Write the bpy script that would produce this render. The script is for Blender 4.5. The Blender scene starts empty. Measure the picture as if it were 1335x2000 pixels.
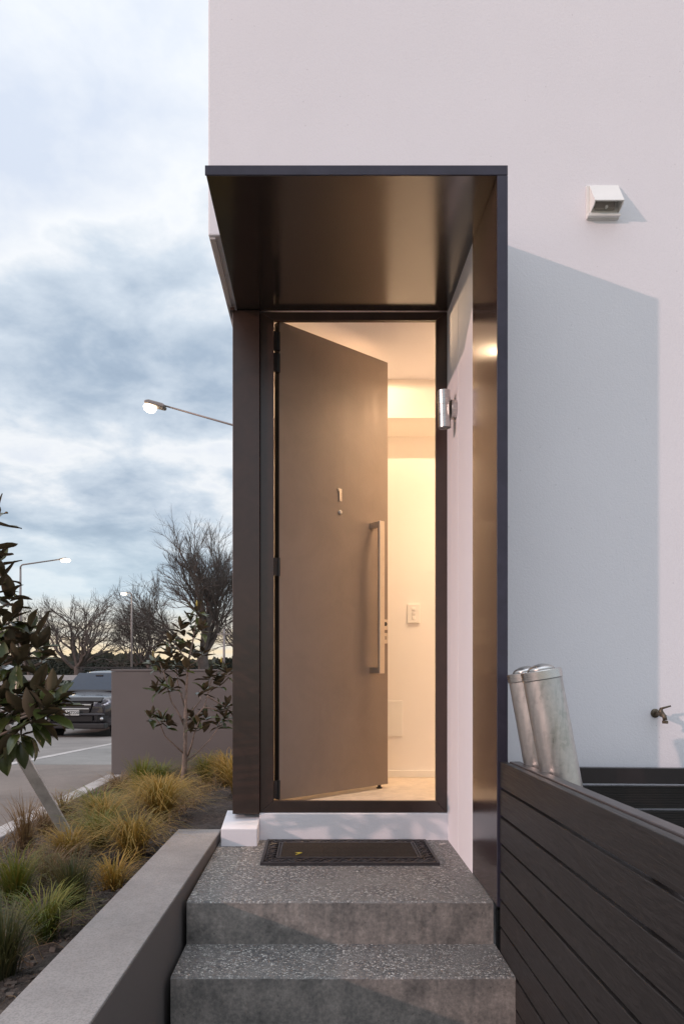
import bpy, bmesh, math, random
from mathutils import Vector, Matrix
R = math.radians
S = bpy.context.scene
C = S.collection

# ------------------------------------------------------------------ camera, sky, sun, exposure
cam_d = bpy.data.cameras.new('camera'); cam = bpy.data.objects.new('camera', cam_d); C.objects.link(cam)
cam.location = (0, 0, 0); cam.rotation_euler = (R(90), 0, 0)
cam_d.sensor_fit = 'HORIZONTAL'; cam_d.sensor_width = 24.0; cam_d.lens = 24.0
cam_d.shift_x = 0.0341; cam_d.shift_y = 0.2247
cam_d.clip_start = 0.05; cam_d.clip_end = 2000
S.camera = cam

SUN_DIR = Vector((.744, .40, -.267)).normalized()
SUN_ELEV = math.asin(-SUN_DIR.z)
SUN_ROT = math.atan2(-SUN_DIR.x, -SUN_DIR.y)
sd = bpy.data.lights.new('sun', 'SUN'); sun = bpy.data.objects.new('sun', sd); C.objects.link(sun)
sd.energy = .74; sd.angle = R(0.7); sd.color = (1.0, .66, .58)
sun.rotation_euler = SUN_DIR.to_track_quat('-Z', 'Y').to_euler()
sun.location = (-6, -4, 6)

S.view_settings.view_transform = 'Standard'; S.view_settings.look = 'None'
S.view_settings.exposure = 1.03; S.view_settings.gamma = 1.0; S.view_settings.use_curve_mapping = False
S.cycles.max_bounces = 10; S.cycles.diffuse_bounces = 6; S.cycles.glossy_bounces = 4
S.cycles.use_denoising = True
S.cycles.sample_clamp_indirect = 4.0

class NT:
    def __init__(s, nt): s.nt = nt; s.n = nt.nodes; s.l = nt.links
    def add(s, t, **k):
        n = s.n.new(t)
        for a, v in k.items():
            if a == 'op': n.operation = v
            elif a == 'blend': n.blend_type = v
            else: setattr(n, a, v)
        return n
    def link(s, a, b): s.l.new(a, b)
    def math(s, op, a, b=None, c=None, clamp=False):
        n = s.n.new('ShaderNodeMath'); n.operation = op; n.use_clamp = clamp
        for i, v in enumerate((a, b, c)):
            if v is None: continue
            if isinstance(v, (int, float)): n.inputs[i].default_value = v
            else: s.link(v, n.inputs[i])
        return n.outputs[0]
    def mix(s, f, a, b, blend='MIX'):
        n = s.n.new('ShaderNodeMix'); n.data_type = 'RGBA'; n.blend_type = blend
        for i, v in ((0, f), (6, a), (7, b)):
            if isinstance(v, (int, float)): n.inputs[i].default_value = v
            elif isinstance(v, tuple): n.inputs[i].default_value = (*v[:3], 1)
            else: s.link(v, n.inputs[i])
        return n.outputs[2]
    def ramp(s, f, stops, interp='LINEAR'):
        n = s.n.new('ShaderNodeValToRGB'); r = n.color_ramp; r.interpolation = interp
        while len(r.elements) < len(stops): r.elements.new(.5)
        for e, (p, c) in zip(r.elements, stops):
            e.position = p
            e.color = (c, c, c, 1) if isinstance(c, (int, float)) else (*c, 1)
        s.link(f, n.inputs[0]); return n.outputs[0]
    def noise(s, vec, scale, detail=4, rough=.55, dist=0):
        n = s.n.new('ShaderNodeTexNoise')
        n.inputs['Scale'].default_value = scale; n.inputs['Detail'].default_value = detail
        n.inputs['Roughness'].default_value = rough; n.inputs['Distortion'].default_value = dist
        if vec is not None: s.link(vec, n.inputs['Vector'])
        return n.outputs[0]
    def mapping(s, vec, scale=(1,1,1), loc=(0,0,0), rot=(0,0,0)):
        n = s.n.new('ShaderNodeMapping'); s.link(vec, n.inputs[0])
        n.inputs['Scale'].default_value = scale; n.inputs['Location'].default_value = loc; n.inputs['Rotation'].default_value = rot
        return n.outputs[0]

world = bpy.data.worlds.new('World'); S.world = world; world.use_nodes = True
def build_sky():
    w = NT(world.node_tree); w.n.clear()
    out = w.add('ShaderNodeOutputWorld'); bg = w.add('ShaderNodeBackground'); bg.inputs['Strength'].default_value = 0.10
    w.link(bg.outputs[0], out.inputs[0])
    sky = w.add('ShaderNodeTexSky'); sky.sky_type = 'NISHITA'; sky.sun_disc = False
    sky.sun_elevation = SUN_ELEV; sky.sun_rotation = SUN_ROT; sky.dust_density = 1.5
    tc = w.add('ShaderNodeTexCoord'); sep = w.add('ShaderNodeSeparateXYZ'); w.link(tc.outputs['Generated'], sep.inputs[0])
    x, y, z = sep.outputs
    zc = w.math('MAXIMUM', z, 0.0)
    d = w.math('ADD', zc, 0.22)
    cx = w.math('DIVIDE', x, d); cy = w.math('DIVIDE', y, d)
    cmb = w.add('ShaderNodeCombineXYZ'); w.link(cx, cmb.inputs[0]); w.link(cy, cmb.inputs[1])
    v = w.mapping(cmb.outputs[0], scale=(1.0, 1.0, 1), loc=(3.1, 7.4, 0))
    big = w.noise(v, 1.1, 4, .48, .15)
    v2 = w.mapping(cmb.outputs[0], scale=(1.6, 1.6, 1), loc=(11.0, 2.0, 4))
    fine = w.noise(v2, 2.6, 7, .56, .12)
    s_ = w.math('ADD', w.math('MULTIPLY', big, .62), w.math('MULTIPLY', fine, .38))
    # higher sky is thinner and paler, the lower cloud decks are thicker
    high = w.ramp(zc, [(0.0, 0.0), (.42, 0.03), (.62, .08), (1.0, .10)])
    s2 = w.math('ADD', s_, high)
    clouds = w.ramp(s2, [(.34, (1.4, 1.9, 2.6)), (.44, (2.35, 2.9, 3.6)), (.52, (3.9, 4.35, 4.85)), (.575, (5.5, 5.6, 5.7)), (.68, (4.1, 4.45, 5.1))])
    clear = w.mix(.75, sky.outputs[0], (3.7, 4.6, 6.0))
    f = w.ramp(s2, [(.30, .95), (.55, .9), (.8, .8)])
    col = w.mix(f, clear, clouds)
    # paler bank low down, yellow strip right at the horizon
    low = w.ramp(z, [(0.0, 1.0), (.10, .75), (.22, 0.0)])
    col = w.mix(w.math('MULTIPLY', low, .75), col, (4.0, 4.9, 5.4))
    strip = w.ramp(z, [(0.0, 1.0), (.04, .8), (.10, .0)])
    wisp = w.noise(w.mapping(tc.outputs['Generated'], scale=(4, 4, 40)), 1.5, 3, .5)
    col = w.mix(w.math('MULTIPLY', strip, w.ramp(wisp, [(.3, .45), (.6, 1.0)])), col, (6.4, 5.0, 3.1))
    # overcast rise towards the zenith, raised out of view to lift ambient light
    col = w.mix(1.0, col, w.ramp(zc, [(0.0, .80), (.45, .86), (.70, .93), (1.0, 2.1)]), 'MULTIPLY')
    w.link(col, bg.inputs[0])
build_sky()

# ------------------------------------------------------------------ mesh and object helpers
BASE = {}
class MB:
    def __init__(s): s.v = []; s.f = []; s.tone = None
    def quad(s, a, b, c, d):
        i = len(s.v); s.v += [tuple(a), tuple(b), tuple(c), tuple(d)]; s.f.append((i, i+1, i+2, i+3)); return s
    def box(s, x0, x1, y0, y1, z0, z1, M=None):
        i = len(s.v)
        p = [(x0,y0,z0),(x1,y0,z0),(x1,y1,z0),(x0,y1,z0),(x0,y0,z1),(x1,y0,z1),(x1,y1,z1),(x0,y1,z1)]
        if M is not None: p = [tuple(M @ Vector(q)) for q in p]
        s.v += p
        s.f += [(i,i+3,i+2,i+1),(i+4,i+5,i+6,i+7),(i,i+1,i+5,i+4),(i+1,i+2,i+6,i+5),(i+2,i+3,i+7,i+6),(i+3,i,i+4,i+7)]
        return s
    def prism(s, prof, a, b, M=None):
        """closed profile [(u,w)] extruded along local x from a to b; profile lies in y,z"""
        n = len(prof); i = len(s.v)
        p = [(a, u, w) for u, w in prof] + [(b, u, w) for u, w in prof]
        if M is not None: p = [tuple(M @ Vector(q)) for q in p]
        s.v += p
        for k in range(n):
            s.f.append((i+k, i+(k+1)%n, i+n+(k+1)%n, i+n+k))
        s.f.append(tuple(i+k for k in range(n-1,-1,-1))); s.f.append(tuple(i+n+k for k in range(n)))
        return s
    def tube(s, pts, rad, n=8, cap=True):
        pts = [Vector(p) for p in pts]
        if isinstance(rad, (int, float)): rad = [rad]*len(pts)
        i0 = len(s.v); up = None
        for k, p in enumerate(pts):
            t = (pts[min(k+1, len(pts)-1)] - pts[max(k-1, 0)])
            if t.length < 1e-9: t = Vector((0,0,1))
            t.normalize()
            if up is None: up = Vector((1,0,0)) if abs(t.x) < .8 else Vector((0,1,0))
            u = (up - t*up.dot(t)).normalized(); w = t.cross(u); up = u
            for j in range(n):
                a = 2*math.pi*j/n
                s.v.append(tuple(p + (u*math.cos(a) + w*math.sin(a))*rad[k]))
        for k in range(len(pts)-1):
            for j in range(n):
                a = i0+k*n+j; b = i0+k*n+(j+1)%n
                s.f.append((a, b, b+n, a+n))
        if cap and n > 2:
            s.f.append(tuple(i0+j for j in range(n-1,-1,-1))); e = i0+(len(pts)-1)*n
            s.f.append(tuple(e+j for j in range(n)))
        return s
    def lathe(s, prof, n=24, M=None):
        """prof [(r,z)] round local z"""
        i0 = len(s.v)
        for r, z in prof:
            for j in range(n):
                a = 2*math.pi*j/n; p = Vector((r*math.cos(a), r*math.sin(a), z))
                s.v.append(tuple(M @ p if M is not None else p))
        for k in range(len(prof)-1):
            for j in range(n):
                a = i0+k*n+j; b = i0+k*n+(j+1)%n
                s.f.append((a, b, b+n, a+n))
        s.f.append(tuple(i0+j for j in range(n-1,-1,-1))); e = i0+(len(prof)-1)*n
        s.f.append(tuple(e+j for j in range(n)))
        return s
    def grid(s, P):
        i0 = len(s.v); h = len(P); wd = len(P[0])
        for row in P: s.v += [tuple(q) for q in row]
        for a in range(h-1):
            for b in range(wd-1):
                k = i0+a*wd+b; s.f.append((k, k+1, k+wd+1, k+wd))
        return s
    def build(s, name, mat, parent=None, smooth=False, bevel=0, base=None, segs=2, autos=None):
        b = Vector(base) if base is not None else (BASE.get(parent.name, Vector()) if parent else Vector())
        me = bpy.data.meshes.new(name)
        me.from_pydata([tuple(Vector(q)-b) for q in s.v], [], s.f); me.validate()
        bm = bmesh.new(); bm.from_mesh(me); bmesh.ops.recalc_face_normals(bm, faces=bm.faces); bm.to_mesh(me); bm.free()
        if s.tone:
            at = me.attributes.new('tone', 'FLOAT', 'POINT'); at.data.foreach_set('value', s.tone)
        o = bpy.data.objects.new(name, me); C.objects.link(o)
        if mat: me.materials.append(mat)
        if parent: o.parent = parent
        if not parent and base is not None: o.location = b
        BASE[o.name] = b
        if smooth: me.polygons.foreach_set('use_smooth', [True]*len(me.polygons))
        if autos is not None:
            me.polygons.foreach_set('use_smooth', [True]*len(me.polygons))
            me.set_sharp_from_angle(angle=R(autos))
        if bevel:
            m = o.modifiers.new('bevel', 'BEVEL'); m.width = bevel; m.segments = segs; m.limit_method = 'ANGLE'; m.angle_limit = R(35)
        return o
def thing(name, label, cat, loc, group=None):
    o = bpy.data.objects.new(name, None); C.objects.link(o); o.location = loc; o.empty_display_size = .1
    BASE[o.name] = Vector(loc)
    o['label'] = label; o['category'] = cat
    if group: o['group'] = group
    return o
def tag(o, label=None, cat=None, group=None, kind=None):
    for k, v in (('label', label), ('category', cat), ('group', group), ('kind', kind)):
        if v: o[k] = v
    return o
def box(name, mat, parent, x0, x1, y0, y1, z0, z1, bevel=0.002, **k):
    return MB().box(x0, x1, y0, y1, z0, z1).build(name, mat, parent, bevel=bevel, **k)
def lerp(a, b, t): return a+(b-a)*t

# ------------------------------------------------------------------ materials
def newmat(name):
    m = bpy.data.materials.new(name); m.use_nodes = True; t = NT(m.node_tree)
    b = t.n['Principled BSDF']; return m, t, b
def setp(b, **k):
    for a, v in k.items():
        n = {'col': 'Base Color', 'rough': 'Roughness', 'metal': 'Metallic', 'ior': 'IOR', 'coat': 'Coat Weight', 'coatr': 'Coat Roughness', 'spec': 'Specular IOR Level',
             'em': 'Emission Color', 'ems': 'Emission Strength', 'aniso': 'Anisotropic', 'trans': 'Transmission Weight', 'alpha': 'Alpha'}[a]
        b.inputs[n].default_value = (*v, 1) if isinstance(v, tuple) else v
def bump(t, b, h, strength=.3, dist=.01):
    n = t.add('ShaderNodeBump'); n.inputs['Strength'].default_value = strength; n.inputs['Distance'].default_value = dist
    t.link(h, n.inputs['Height']); t.link(n.outputs[0], b.inputs['Normal']); return n
def simple(name, col, rough=.5, metal=0, var=.12, vs=8, bumps=0, bscale=60, **k):
    m, t, b = newmat(name); setp(b, rough=rough, metal=metal, **k)
    tc = t.add('ShaderNodeTexCoord').outputs['Object']
    n = t.noise(tc, vs, 5, .6)
    lo = tuple(c*(1-var) for c in col); hi = tuple(min(1, c*(1+var)) for c in col)
    t.link(t.ramp(n, [(.3, lo), (.7, hi)]), b.inputs['Base Color'])
    if bumps: bump(t, b, t.noise(tc, bscale, 4, .6), bumps, .004)
    return m

def mat_plaster(name, col, stip=.35, dirt=.04):
    m, t, b = newmat(name); setp(b, rough=.85)
    g = t.add('ShaderNodeNewGeometry').outputs['Position']
    n1 = t.noise(g, 260, 2, .5); n2 = t.noise(g, 90, 3, .6); n3 = t.noise(g, 1.3, 5, .6); n4 = t.noise(t.mapping(g, scale=(3, 3, .6)), 2.5, 5, .65)
    h = t.math('ADD', t.math('MULTIPLY', n1, .5), t.math('MULTIPLY', n2, .8))
    bump(t, b, h, stip, .004)
    c = t.mix(t.ramp(n3, [(.35, 0.0), (.7, 1.0)]), tuple(x*(1-dirt) for x in col), col)
    c = t.mix(t.math('MULTIPLY', t.ramp(n4, [(.55, 0.0), (.8, 1.0)]), .05), c, tuple(x*.8 for x in col))
    c = t.mix(t.math('MULTIPLY', t.ramp(n1, [(.3, 1.0), (.5, 0.0)]), .12), c, tuple(x*.7 for x in col))
    # a few tiny pits
    vo = t.add('ShaderNodeTexVoronoi'); vo.inputs['Scale'].default_value = 14; t.link(g, vo.inputs['Vector'])
    c = t.mix(t.ramp(vo.outputs['Distance'], [(.0, .5), (.035, .3), (.05, 0.0)]), c, tuple(x*.55 for x in col))
    t.link(c, b.inputs['Base Color']); return m
M_white = mat_plaster('white_plaster', (.85, .83, .865), .3)
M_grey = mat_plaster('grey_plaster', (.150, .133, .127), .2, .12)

def mat_bronze(name, col, rough, ior=1.9, streak=True):
    m, t, b = newmat(name); setp(b, col=col, rough=rough, ior=ior)
    g = t.add('ShaderNodeNewGeometry').outputs['Position']
    n = t.noise(g, 9, 6, .65, .8); n2 = t.noise(t.mapping(g, scale=(1, 1, .08)), 30, 4, .6)
    f = t.math('ADD', t.math('MULTIPLY', n, .6), t.math('MULTIPLY', n2, .4))
    t.link(t.ramp(f, [(.35, rough*.92), (.7, rough*1.12)]), b.inputs['Roughness'])
    t.link(t.ramp(n, [(.3, tuple(c*.8 for c in col)), (.75, tuple(c*1.3 for c in col))]), b.inputs['Base Color'])
    bump(t, b, t.noise(g, 700, 2, .5), .03, .001)
    return m
M_bronze = mat_bronze('dark_bronze_metal', (.030, .018, .018), .17, 2.5)
M_soffit = mat_bronze('dark_bronze_soffit', (.018, .013, .010), .16, 2.4)
M_fascia = mat_bronze('sky_tinted_fascia', (.034, .032, .050), .38, 1.42)  # bronze with the blue of the reflected sky put into its colour
M_frame = mat_bronze('dark_door_frame', (.042, .022, .016), .30, 1.6)

def mat_door():
    m, t, b = newmat('taupe_door'); setp(b, rough=.5, ior=1.6, metal=.2)
    g = t.add('ShaderNodeTexCoord').outputs['Object']
    n = t.noise(g, 4, 6, .65, .6); n2 = t.noise(t.mapping(g, scale=(1, 1, .12)), 14, 4, .6); n3 = t.noise(g, 380, 2, .5)
    t.link(t.mix(t.ramp(n, [(.3, 0.0), (.7, 1.0)]), (.215, .168, .138), (.255, .200, .165)), b.inputs['Base Color'])
    t.link(t.ramp(n2, [(.3, .42), (.75, .58)]), b.inputs['Roughness'])
    bump(t, b, n3, .10, .001); return m
M_door = mat_door()
M_blackm = simple('black_metal', (.012, .011, .011), .4)
def mat_steel(name, col=(.55, .54, .53), rough=.28, sc=(1, 1, 60)):
    m, t, b = newmat(name); setp(b, metal=1.0, rough=rough, col=col)
    g = t.add('ShaderNodeTexCoord').outputs['Object']
    n = t.noise(t.mapping(g, scale=sc), 18, 3, .6)
    t.link(t.ramp(n, [(.3, rough*.75), (.7, rough*1.4)]), b.inputs['Roughness'])
    bump(t, b, n, .05, .001); return m
M_steel = mat_steel('brushed_steel')
M_steel2 = mat_steel('satin_steel_handle', (.62, .56, .50), .30, (60, 60, 1))
def mat_galv():
    m, t, b = newmat('galvanised_steel'); setp(b, metal=.9)
    g = t.add('ShaderNodeTexCoord').outputs['Object']
    vo = t.add('ShaderNodeTexVoronoi'); vo.inputs['Scale'].default_value = 75; t.link(g, vo.inputs['Vector'])
    n = t.noise(t.mapping(g, scale=(1, 1, .2)), 16, 6, .65, 1.0); n3 = t.noise(g, 240, 2, .5)
    f = t.math('ADD', t.math('MULTIPLY', vo.outputs['Color'], .12), t.math('MULTIPLY', n, .9))
    t.link(t.ramp(f, [(.32, (.30, .31, .30)), (.52, (.50, .49, .48)), (.72, (.62, .60, .58))]), b.inputs['Base Color'])
    t.link(t.ramp(n, [(.3, .24), (.7, .46)]), b.inputs['Roughness'])
    bump(t, b, t.math('ADD', n3, n), .08, .002); return m
M_galv = mat_galv()
def mat_interior(name, col, r=.7):
    return simple(name, col, r, var=.01, vs=3, bumps=.03, bscale=200)
M_int = mat_interior('interior_white_paint', (.90, .86, .82))
M_intbox = mat_interior('interior_white_plastic', (.88, .86, .82), .35)

def mat_aggregate():
    m, t, b = newmat('exposed_aggregate'); setp(b, rough=.6)
    g = t.add('ShaderNodeNewGeometry'); p = g.outputs['Position']
    pd = t.mapping(p, scale=(1, 1, 1))
    warp = t.add('ShaderNodeTexNoise'); warp.inputs['Scale'].default_value = 60; t.link(p, warp.inputs['Vector'])
    pv = t.add('ShaderNodeVectorMath'); pv.operation = 'MULTIPLY_ADD'; t.link(warp.outputs['Color'], pv.inputs[0]); pv.inputs[1].default_value = (.004,)*3; t.link(p, pv.inputs[2])
    vo = t.add('ShaderNodeTexVoronoi'); vo.inputs['Scale'].default_value = 125; t.link(pv.outputs[0], vo.inputs['Vector'])
    ve = t.add('ShaderNodeTexVoronoi'); ve.feature = 'DISTANCE_TO_EDGE'; ve.inputs['Scale'].default_value = 125; t.link(pv.outputs[0], ve.inputs['Vector'])
    hs = t.add('ShaderNodeSeparateColor'); t.link(vo.outputs['Color'], hs.inputs[0])
    stone = t.ramp(hs.outputs[0], [(.0, (.045, .047, .055)), (.3, (.15, .15, .155)), (.5, (.29, .275, .265)), (.68, (.22, .16, .13)), (.8, (.50, .48, .45)), (1.0, (.75, .72, .68))])
    matrix = (.10, .098, .094)
    big = t.noise(p, 3.2, 6, .62); expo = t.ramp(t.noise(p, 6, 5, .65), [(.38, 0.0), (.56, 1.0)])
    keep = t.math('MULTIPLY', t.ramp(ve.outputs['Distance'], [(.05, 0.0), (.14, 1.0)]), t.math('ADD', t.math('MULTIPLY', expo, .7), .3))
    c = t.mix(keep, (.235, .222, .208), stone)
    c = t.mix(t.ramp(ve.outputs['Distance'], [(.0, .9), (.11, 0.0)]), c, (.05, .048, .046))
    c = t.mix(t.math('MULTIPLY', t.ramp(big, [(.42, 0.0), (.7, 1.0)]), .35), c, (.24, .225, .205))
    # vertical (cast) faces: trowelled cement skin with stains instead of stones
    sep = t.add('ShaderNodeSeparateXYZ'); t.link(g.outputs['True Normal'], sep.inputs[0])
    up = t.ramp(t.math('ABSOLUTE', sep.outputs[2]), [(.4, 0.0), (.75, 1.0)])
    ns = t.math('ADD', t.math('MULTIPLY', t.noise(t.mapping(p, scale=(1, 1, .8)), 7, 8, .72), .65), t.math('MULTIPLY', t.noise(p, 70, 5, .7), .35)); nst = t.noise(t.mapping(p, scale=(6, 6, .8)), 8, 4, .6)
    cem = t.ramp(ns, [(.36, (.09, .084, .078)), (.46, (.17, .158, .148)), (.55, (.27, .243, .222)), (.66, (.42, .375, .345))])
    cem = t.mix(t.math('MULTIPLY', t.ramp(nst, [(.5, 0.0), (.7, 1.0)]), .2), cem, (.21, .195, .18))
    holes = t.add('ShaderNodeTexVoronoi'); holes.inputs['Scale'].default_value = 28; t.link(pv.outputs[0], holes.inputs['Vector'])
    cem = t.mix(t.ramp(holes.outputs['Distance'], [(.0, .85), (.06, .5), (.09, 0.0)]), cem, (.035, .033, .03))
    t.link(t.mix(up, cem, c), b.inputs['Base Color'])
    t.link(t.ramp(hs.outputs[1], [(0, .35), (1, .7)]), b.inputs['Roughness'])
    h = t.math('MULTIPLY', t.ramp(ve.outputs['Distance'], [(.0, 0.0), (.3, 1.0)], 'EASE'), t.math('MULTIPLY', up, keep))
    h = t.math('ADD', t.math('ADD', h, t.math('MULTIPLY', hs.outputs[2], t.math('MULTIPLY', up, .4))), t.math('MULTIPLY', t.noise(p, 40, 5, .6), .5))
    bump(t, b, h, .7, .003); return m
M_agg = mat_aggregate()
def mat_conc(name, col, sc=1.0, grain=.25, bumps=.25):
    m, t, b = newmat(name); setp(b, rough=.85)
    p = t.add('ShaderNodeNewGeometry').outputs['Position']
    n = t.noise(p, 2.2*sc, 7, .65); n2 = t.noise(p, 160*sc, 3, .6); n3 = t.noise(p, 22*sc, 5, .65)
    lo = tuple(x*.72 for x in col); hi = tuple(x*1.2 for x in col)
    c = t.mix(t.ramp(n, [(.3, 0.0), (.7, 1.0)]), lo, hi)
    c = t.mix(t.math('MULTIPLY', t.ramp(n2, [(.38, 1.0), (.55, 0.0)]), grain), c, tuple(x*.45 for x in col))
    c = t.mix(t.math('MULTIPLY', t.ramp(n3, [(.5, 0.0), (.75, 1.0)]), .18), c, tuple(x*1.5 for x in col))
    t.link(c, b.inputs['Base Color'])
    bump(t, b, t.math('ADD', n2, n3), bumps, .003); return m
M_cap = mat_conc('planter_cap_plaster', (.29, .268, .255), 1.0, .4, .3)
M_kerb = mat_conc('pale_concrete', (.46, .43, .41), 1)
M_path = mat_conc('driveway_concrete', (.20, .165, .142), .5, .3, .5)
M_road = mat_conc('worn_asphalt', (.22, .20, .185), .3, .3, .5)
M_foot = mat_conc('footpath_concrete', (.24, .23, .215), .3)
def mat_soil():
    m, t, b = newmat('garden_soil'); setp(b, rough=.95)
    p = t.add('ShaderNodeNewGeometry').outputs['Position']
    n = t.noise(p, 9, 8, .7); n2 = t.noise(p, 60, 6, .7); n3 = t.noise(p, 2.2, 3, .5)
    c = t.ramp(n2, [(.32, (.016, .013, .011)), (.5, (.06, .046, .037)), (.66, (.125, .098, .078)), (.78, (.20, .165, .14))])
    c = t.mix(t.ramp(n3, [(.4, 0.0), (.62, .7)]), c, (.05, .044, .042))
    c = t.mix(t.math('MULTIPLY', t.ramp(n, [(.55, 0.0), (.68, 1.0)]), .6), c, (.17, .13, .10))
    t.link(c, b.inputs['Base Color']); bump(t, b, t.math('ADD', n2, n), 1.0, .02); return m
M_soil = mat_soil()
def mat_stain_wood():
    m, t, b = newmat('charcoal_stained_timber'); setp(b, rough=.42, ior=1.5)
    oi = t.add('ShaderNodeObjectInfo').outputs['Random']
    tc = t.add('ShaderNodeTexCoord').outputs['Object']
    cmb = t.add('ShaderNodeCombineXYZ'); t.link(t.math('MULTIPLY', oi, 31.0), cmb.inputs[0]); t.link(t.math('MULTIPLY', oi, 17.0), cmb.inputs[1]); t.link(t.math('MULTIPLY', oi, 7.0), cmb.inputs[2])
    ad = t.add('ShaderNodeVectorMath'); t.link(tc, ad.inputs[0]); t.link(cmb.outputs[0], ad.inputs[1])
    v = t.mapping(ad.outputs[0], scale=(1.0, .35, 3.0))
    base = t.noise(v, 5, 2, .5, 1.2)
    wv = t.math('FRACT', t.math('MULTIPLY', base, 16.0))
    ring = t.ramp(wv, [(0, .0), (.35, .35), (.8, 1.0), (1, .1)])
    fib = t.noise(t.mapping(ad.outputs[0], scale=(1, .02, 1)), 260, 4, .65)
    c = t.mix(ring, (.012, .0105, .0105), (.024, .021, .0205))
    c = t.mix(t.math('MULTIPLY', t.ramp(fib, [(.4, 0.0), (.65, 1.0)]), .4), c, (.042, .038, .037))
    wear = t.noise(t.mapping(tc, scale=(1, 1, .5)), 7, 6, .7)
    c = t.mix(t.math('MULTIPLY', t.ramp(wear, [(.66, 0.0), (.8, 1.0)]), .35), c, (.15, .13, .12))
    t.link(c, b.inputs['Base Color'])
    t.link(t.ramp(fib, [(.3, .34), (.7, .6)]), b.inputs['Roughness'])
    bump(t, b, t.math('ADD', fib, t.math('MULTIPLY', wv, .3)), .25, .002); return m
M_timber = mat_stain_wood()
M_rail = simple('stained_rail', (.05, .04, .04), .35, var=.25, vs=12, bumps=.1)
M_deck = simple('black_decking', (.012, .010, .010), .45, var=.3, vs=20)
M_stake = simple('grey_treated_pine', (.42, .39, .36), .8, var=.25, vs=14, bumps=.3, bscale=90)
M_lamppole = simple('lamp_post_steel', (.25, .22, .21), .5, metal=.4)
def mat_leaf(name, top, under, rough=.28):
    m, t, b = newmat(name); setp(b, rough=rough, ior=1.5)
    g = t.add('ShaderNodeNewGeometry'); oi = t.add('ShaderNodeObjectInfo').outputs['Random']
    tc = t.add('ShaderNodeTexCoord').outputs['Object']
    tp = t.mix(oi, tuple(x*.65 for x in top), tuple(x*1.6 for x in top))
    tp = t.mix(t.math('MULTIPLY', t.ramp(t.noise(tc, 30, 4, .6), [(.5, 0.0), (.75, 1.0)]), .6), tp, under)
    un = t.mix(oi, tuple(x*1.3 for x in under), tuple(x*.6 for x in under))
    t.link(t.mix(g.outputs['Backfacing'], tp, un), b.inputs['Base Color'])
    t.link(t.mix(g.outputs['Backfacing'], (rough,)*3, (.8,)*3), b.inputs['Roughness'])
    bump(t, b, t.noise(tc, 60, 3, .6), .15, .002); return m
M_leaf = mat_leaf('magnolia_leaf', (.048, .062, .016), (.072, .052, .024))
M_bark = simple('young_bark', (.22, .17, .14), .85, var=.35, vs=30, bumps=.4, bscale=80)
M_dark_bark = simple('bare_branch_bark', (.11, .088, .078), .9, var=.3, vs=2)
M_trunk_far = simple('old_trunk_bark', (.095, .075, .066), .9, var=.35, vs=3, bumps=.5, bscale=8)
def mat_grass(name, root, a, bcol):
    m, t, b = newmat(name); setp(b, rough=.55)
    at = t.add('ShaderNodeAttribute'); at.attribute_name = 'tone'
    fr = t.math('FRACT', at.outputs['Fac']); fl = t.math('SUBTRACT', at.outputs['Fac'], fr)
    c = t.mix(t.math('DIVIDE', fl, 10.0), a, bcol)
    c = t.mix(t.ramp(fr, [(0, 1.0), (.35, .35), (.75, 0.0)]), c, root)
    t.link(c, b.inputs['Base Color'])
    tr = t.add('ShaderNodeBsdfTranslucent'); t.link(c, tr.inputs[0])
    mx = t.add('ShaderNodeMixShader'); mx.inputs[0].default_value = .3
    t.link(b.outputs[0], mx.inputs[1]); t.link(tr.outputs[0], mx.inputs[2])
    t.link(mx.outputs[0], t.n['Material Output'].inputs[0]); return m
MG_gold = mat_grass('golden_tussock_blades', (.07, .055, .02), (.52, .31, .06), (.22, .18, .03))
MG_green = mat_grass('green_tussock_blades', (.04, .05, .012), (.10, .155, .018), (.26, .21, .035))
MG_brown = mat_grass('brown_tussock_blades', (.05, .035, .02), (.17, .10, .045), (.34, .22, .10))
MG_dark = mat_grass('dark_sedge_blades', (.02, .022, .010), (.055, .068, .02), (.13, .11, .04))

# ------------------------------------------------------------------ ground
def gz(Y):
    if Y < 8: return -1.30
    if Y < 18: return lerp(-1.30, -1.85, (Y-8)/10)
    if Y < 45: return lerp(-1.85, -2.0, (Y-18)/27)
    return -2.0
YS = [-30, -8, 0, 4, 8, 9.5, 11, 13, 15, 18, 22, 28, 36, 45, 60, 90, 150, 400, 900]
def strip(name, mat, x0, x1, y0, y1, dz):
    ys = sorted(set([y0, y1] + [y for y in YS if y0 < y < y1]))
    m = MB().grid([[(x0, y, gz(y)+dz), (x1, y, gz(y)+dz)] for y in ys])
    return tag(m.build(name, mat), kind='structure')
M_far = mat_conc('far_grass_ground', (.05, .055, .03), .05)
strip('ground', M_far, -900, 900, -30, 900, -.06)
strip('road', M_road, -15.2, -4.42, -30, 400, -.10+.10)
strip('driveway', M_path, -4.2, -2.4, -30, 9.4, .012)
strip('footpath', M_foot, -4.2, -2.4, 9.41, 400, .012)
strip('far_footpath', M_foot, -18.5, -15.4, -30, 400, .10)
box_k = MB()
for i in range(len(YS)-1):
    a, b_ = YS[i], YS[i+1]
    if a > 100: break
    box_k.v += [(-4.42, a, gz(a)+.004), (-4.20, a, gz(a)+.016), (-4.20, b_, gz(b_)+.016), (-4.42, b_, gz(b_)+.004)]
    n = len(box_k.v)-4; box_k.f.append((n, n+1, n+2, n+3))
tag(box_k.build('road_channel', M_kerb), kind='structure')
strip('yard_ground', M_foot, .72, 12, -6, 2.9, .02)
strip('lower_paving', M_path, -.50, .71, -6, 1.0, .012)
strip('side_yard_ground', M_far, -2.3, 14, 6.0, 8.6, .0)
random.seed(4)
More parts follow.
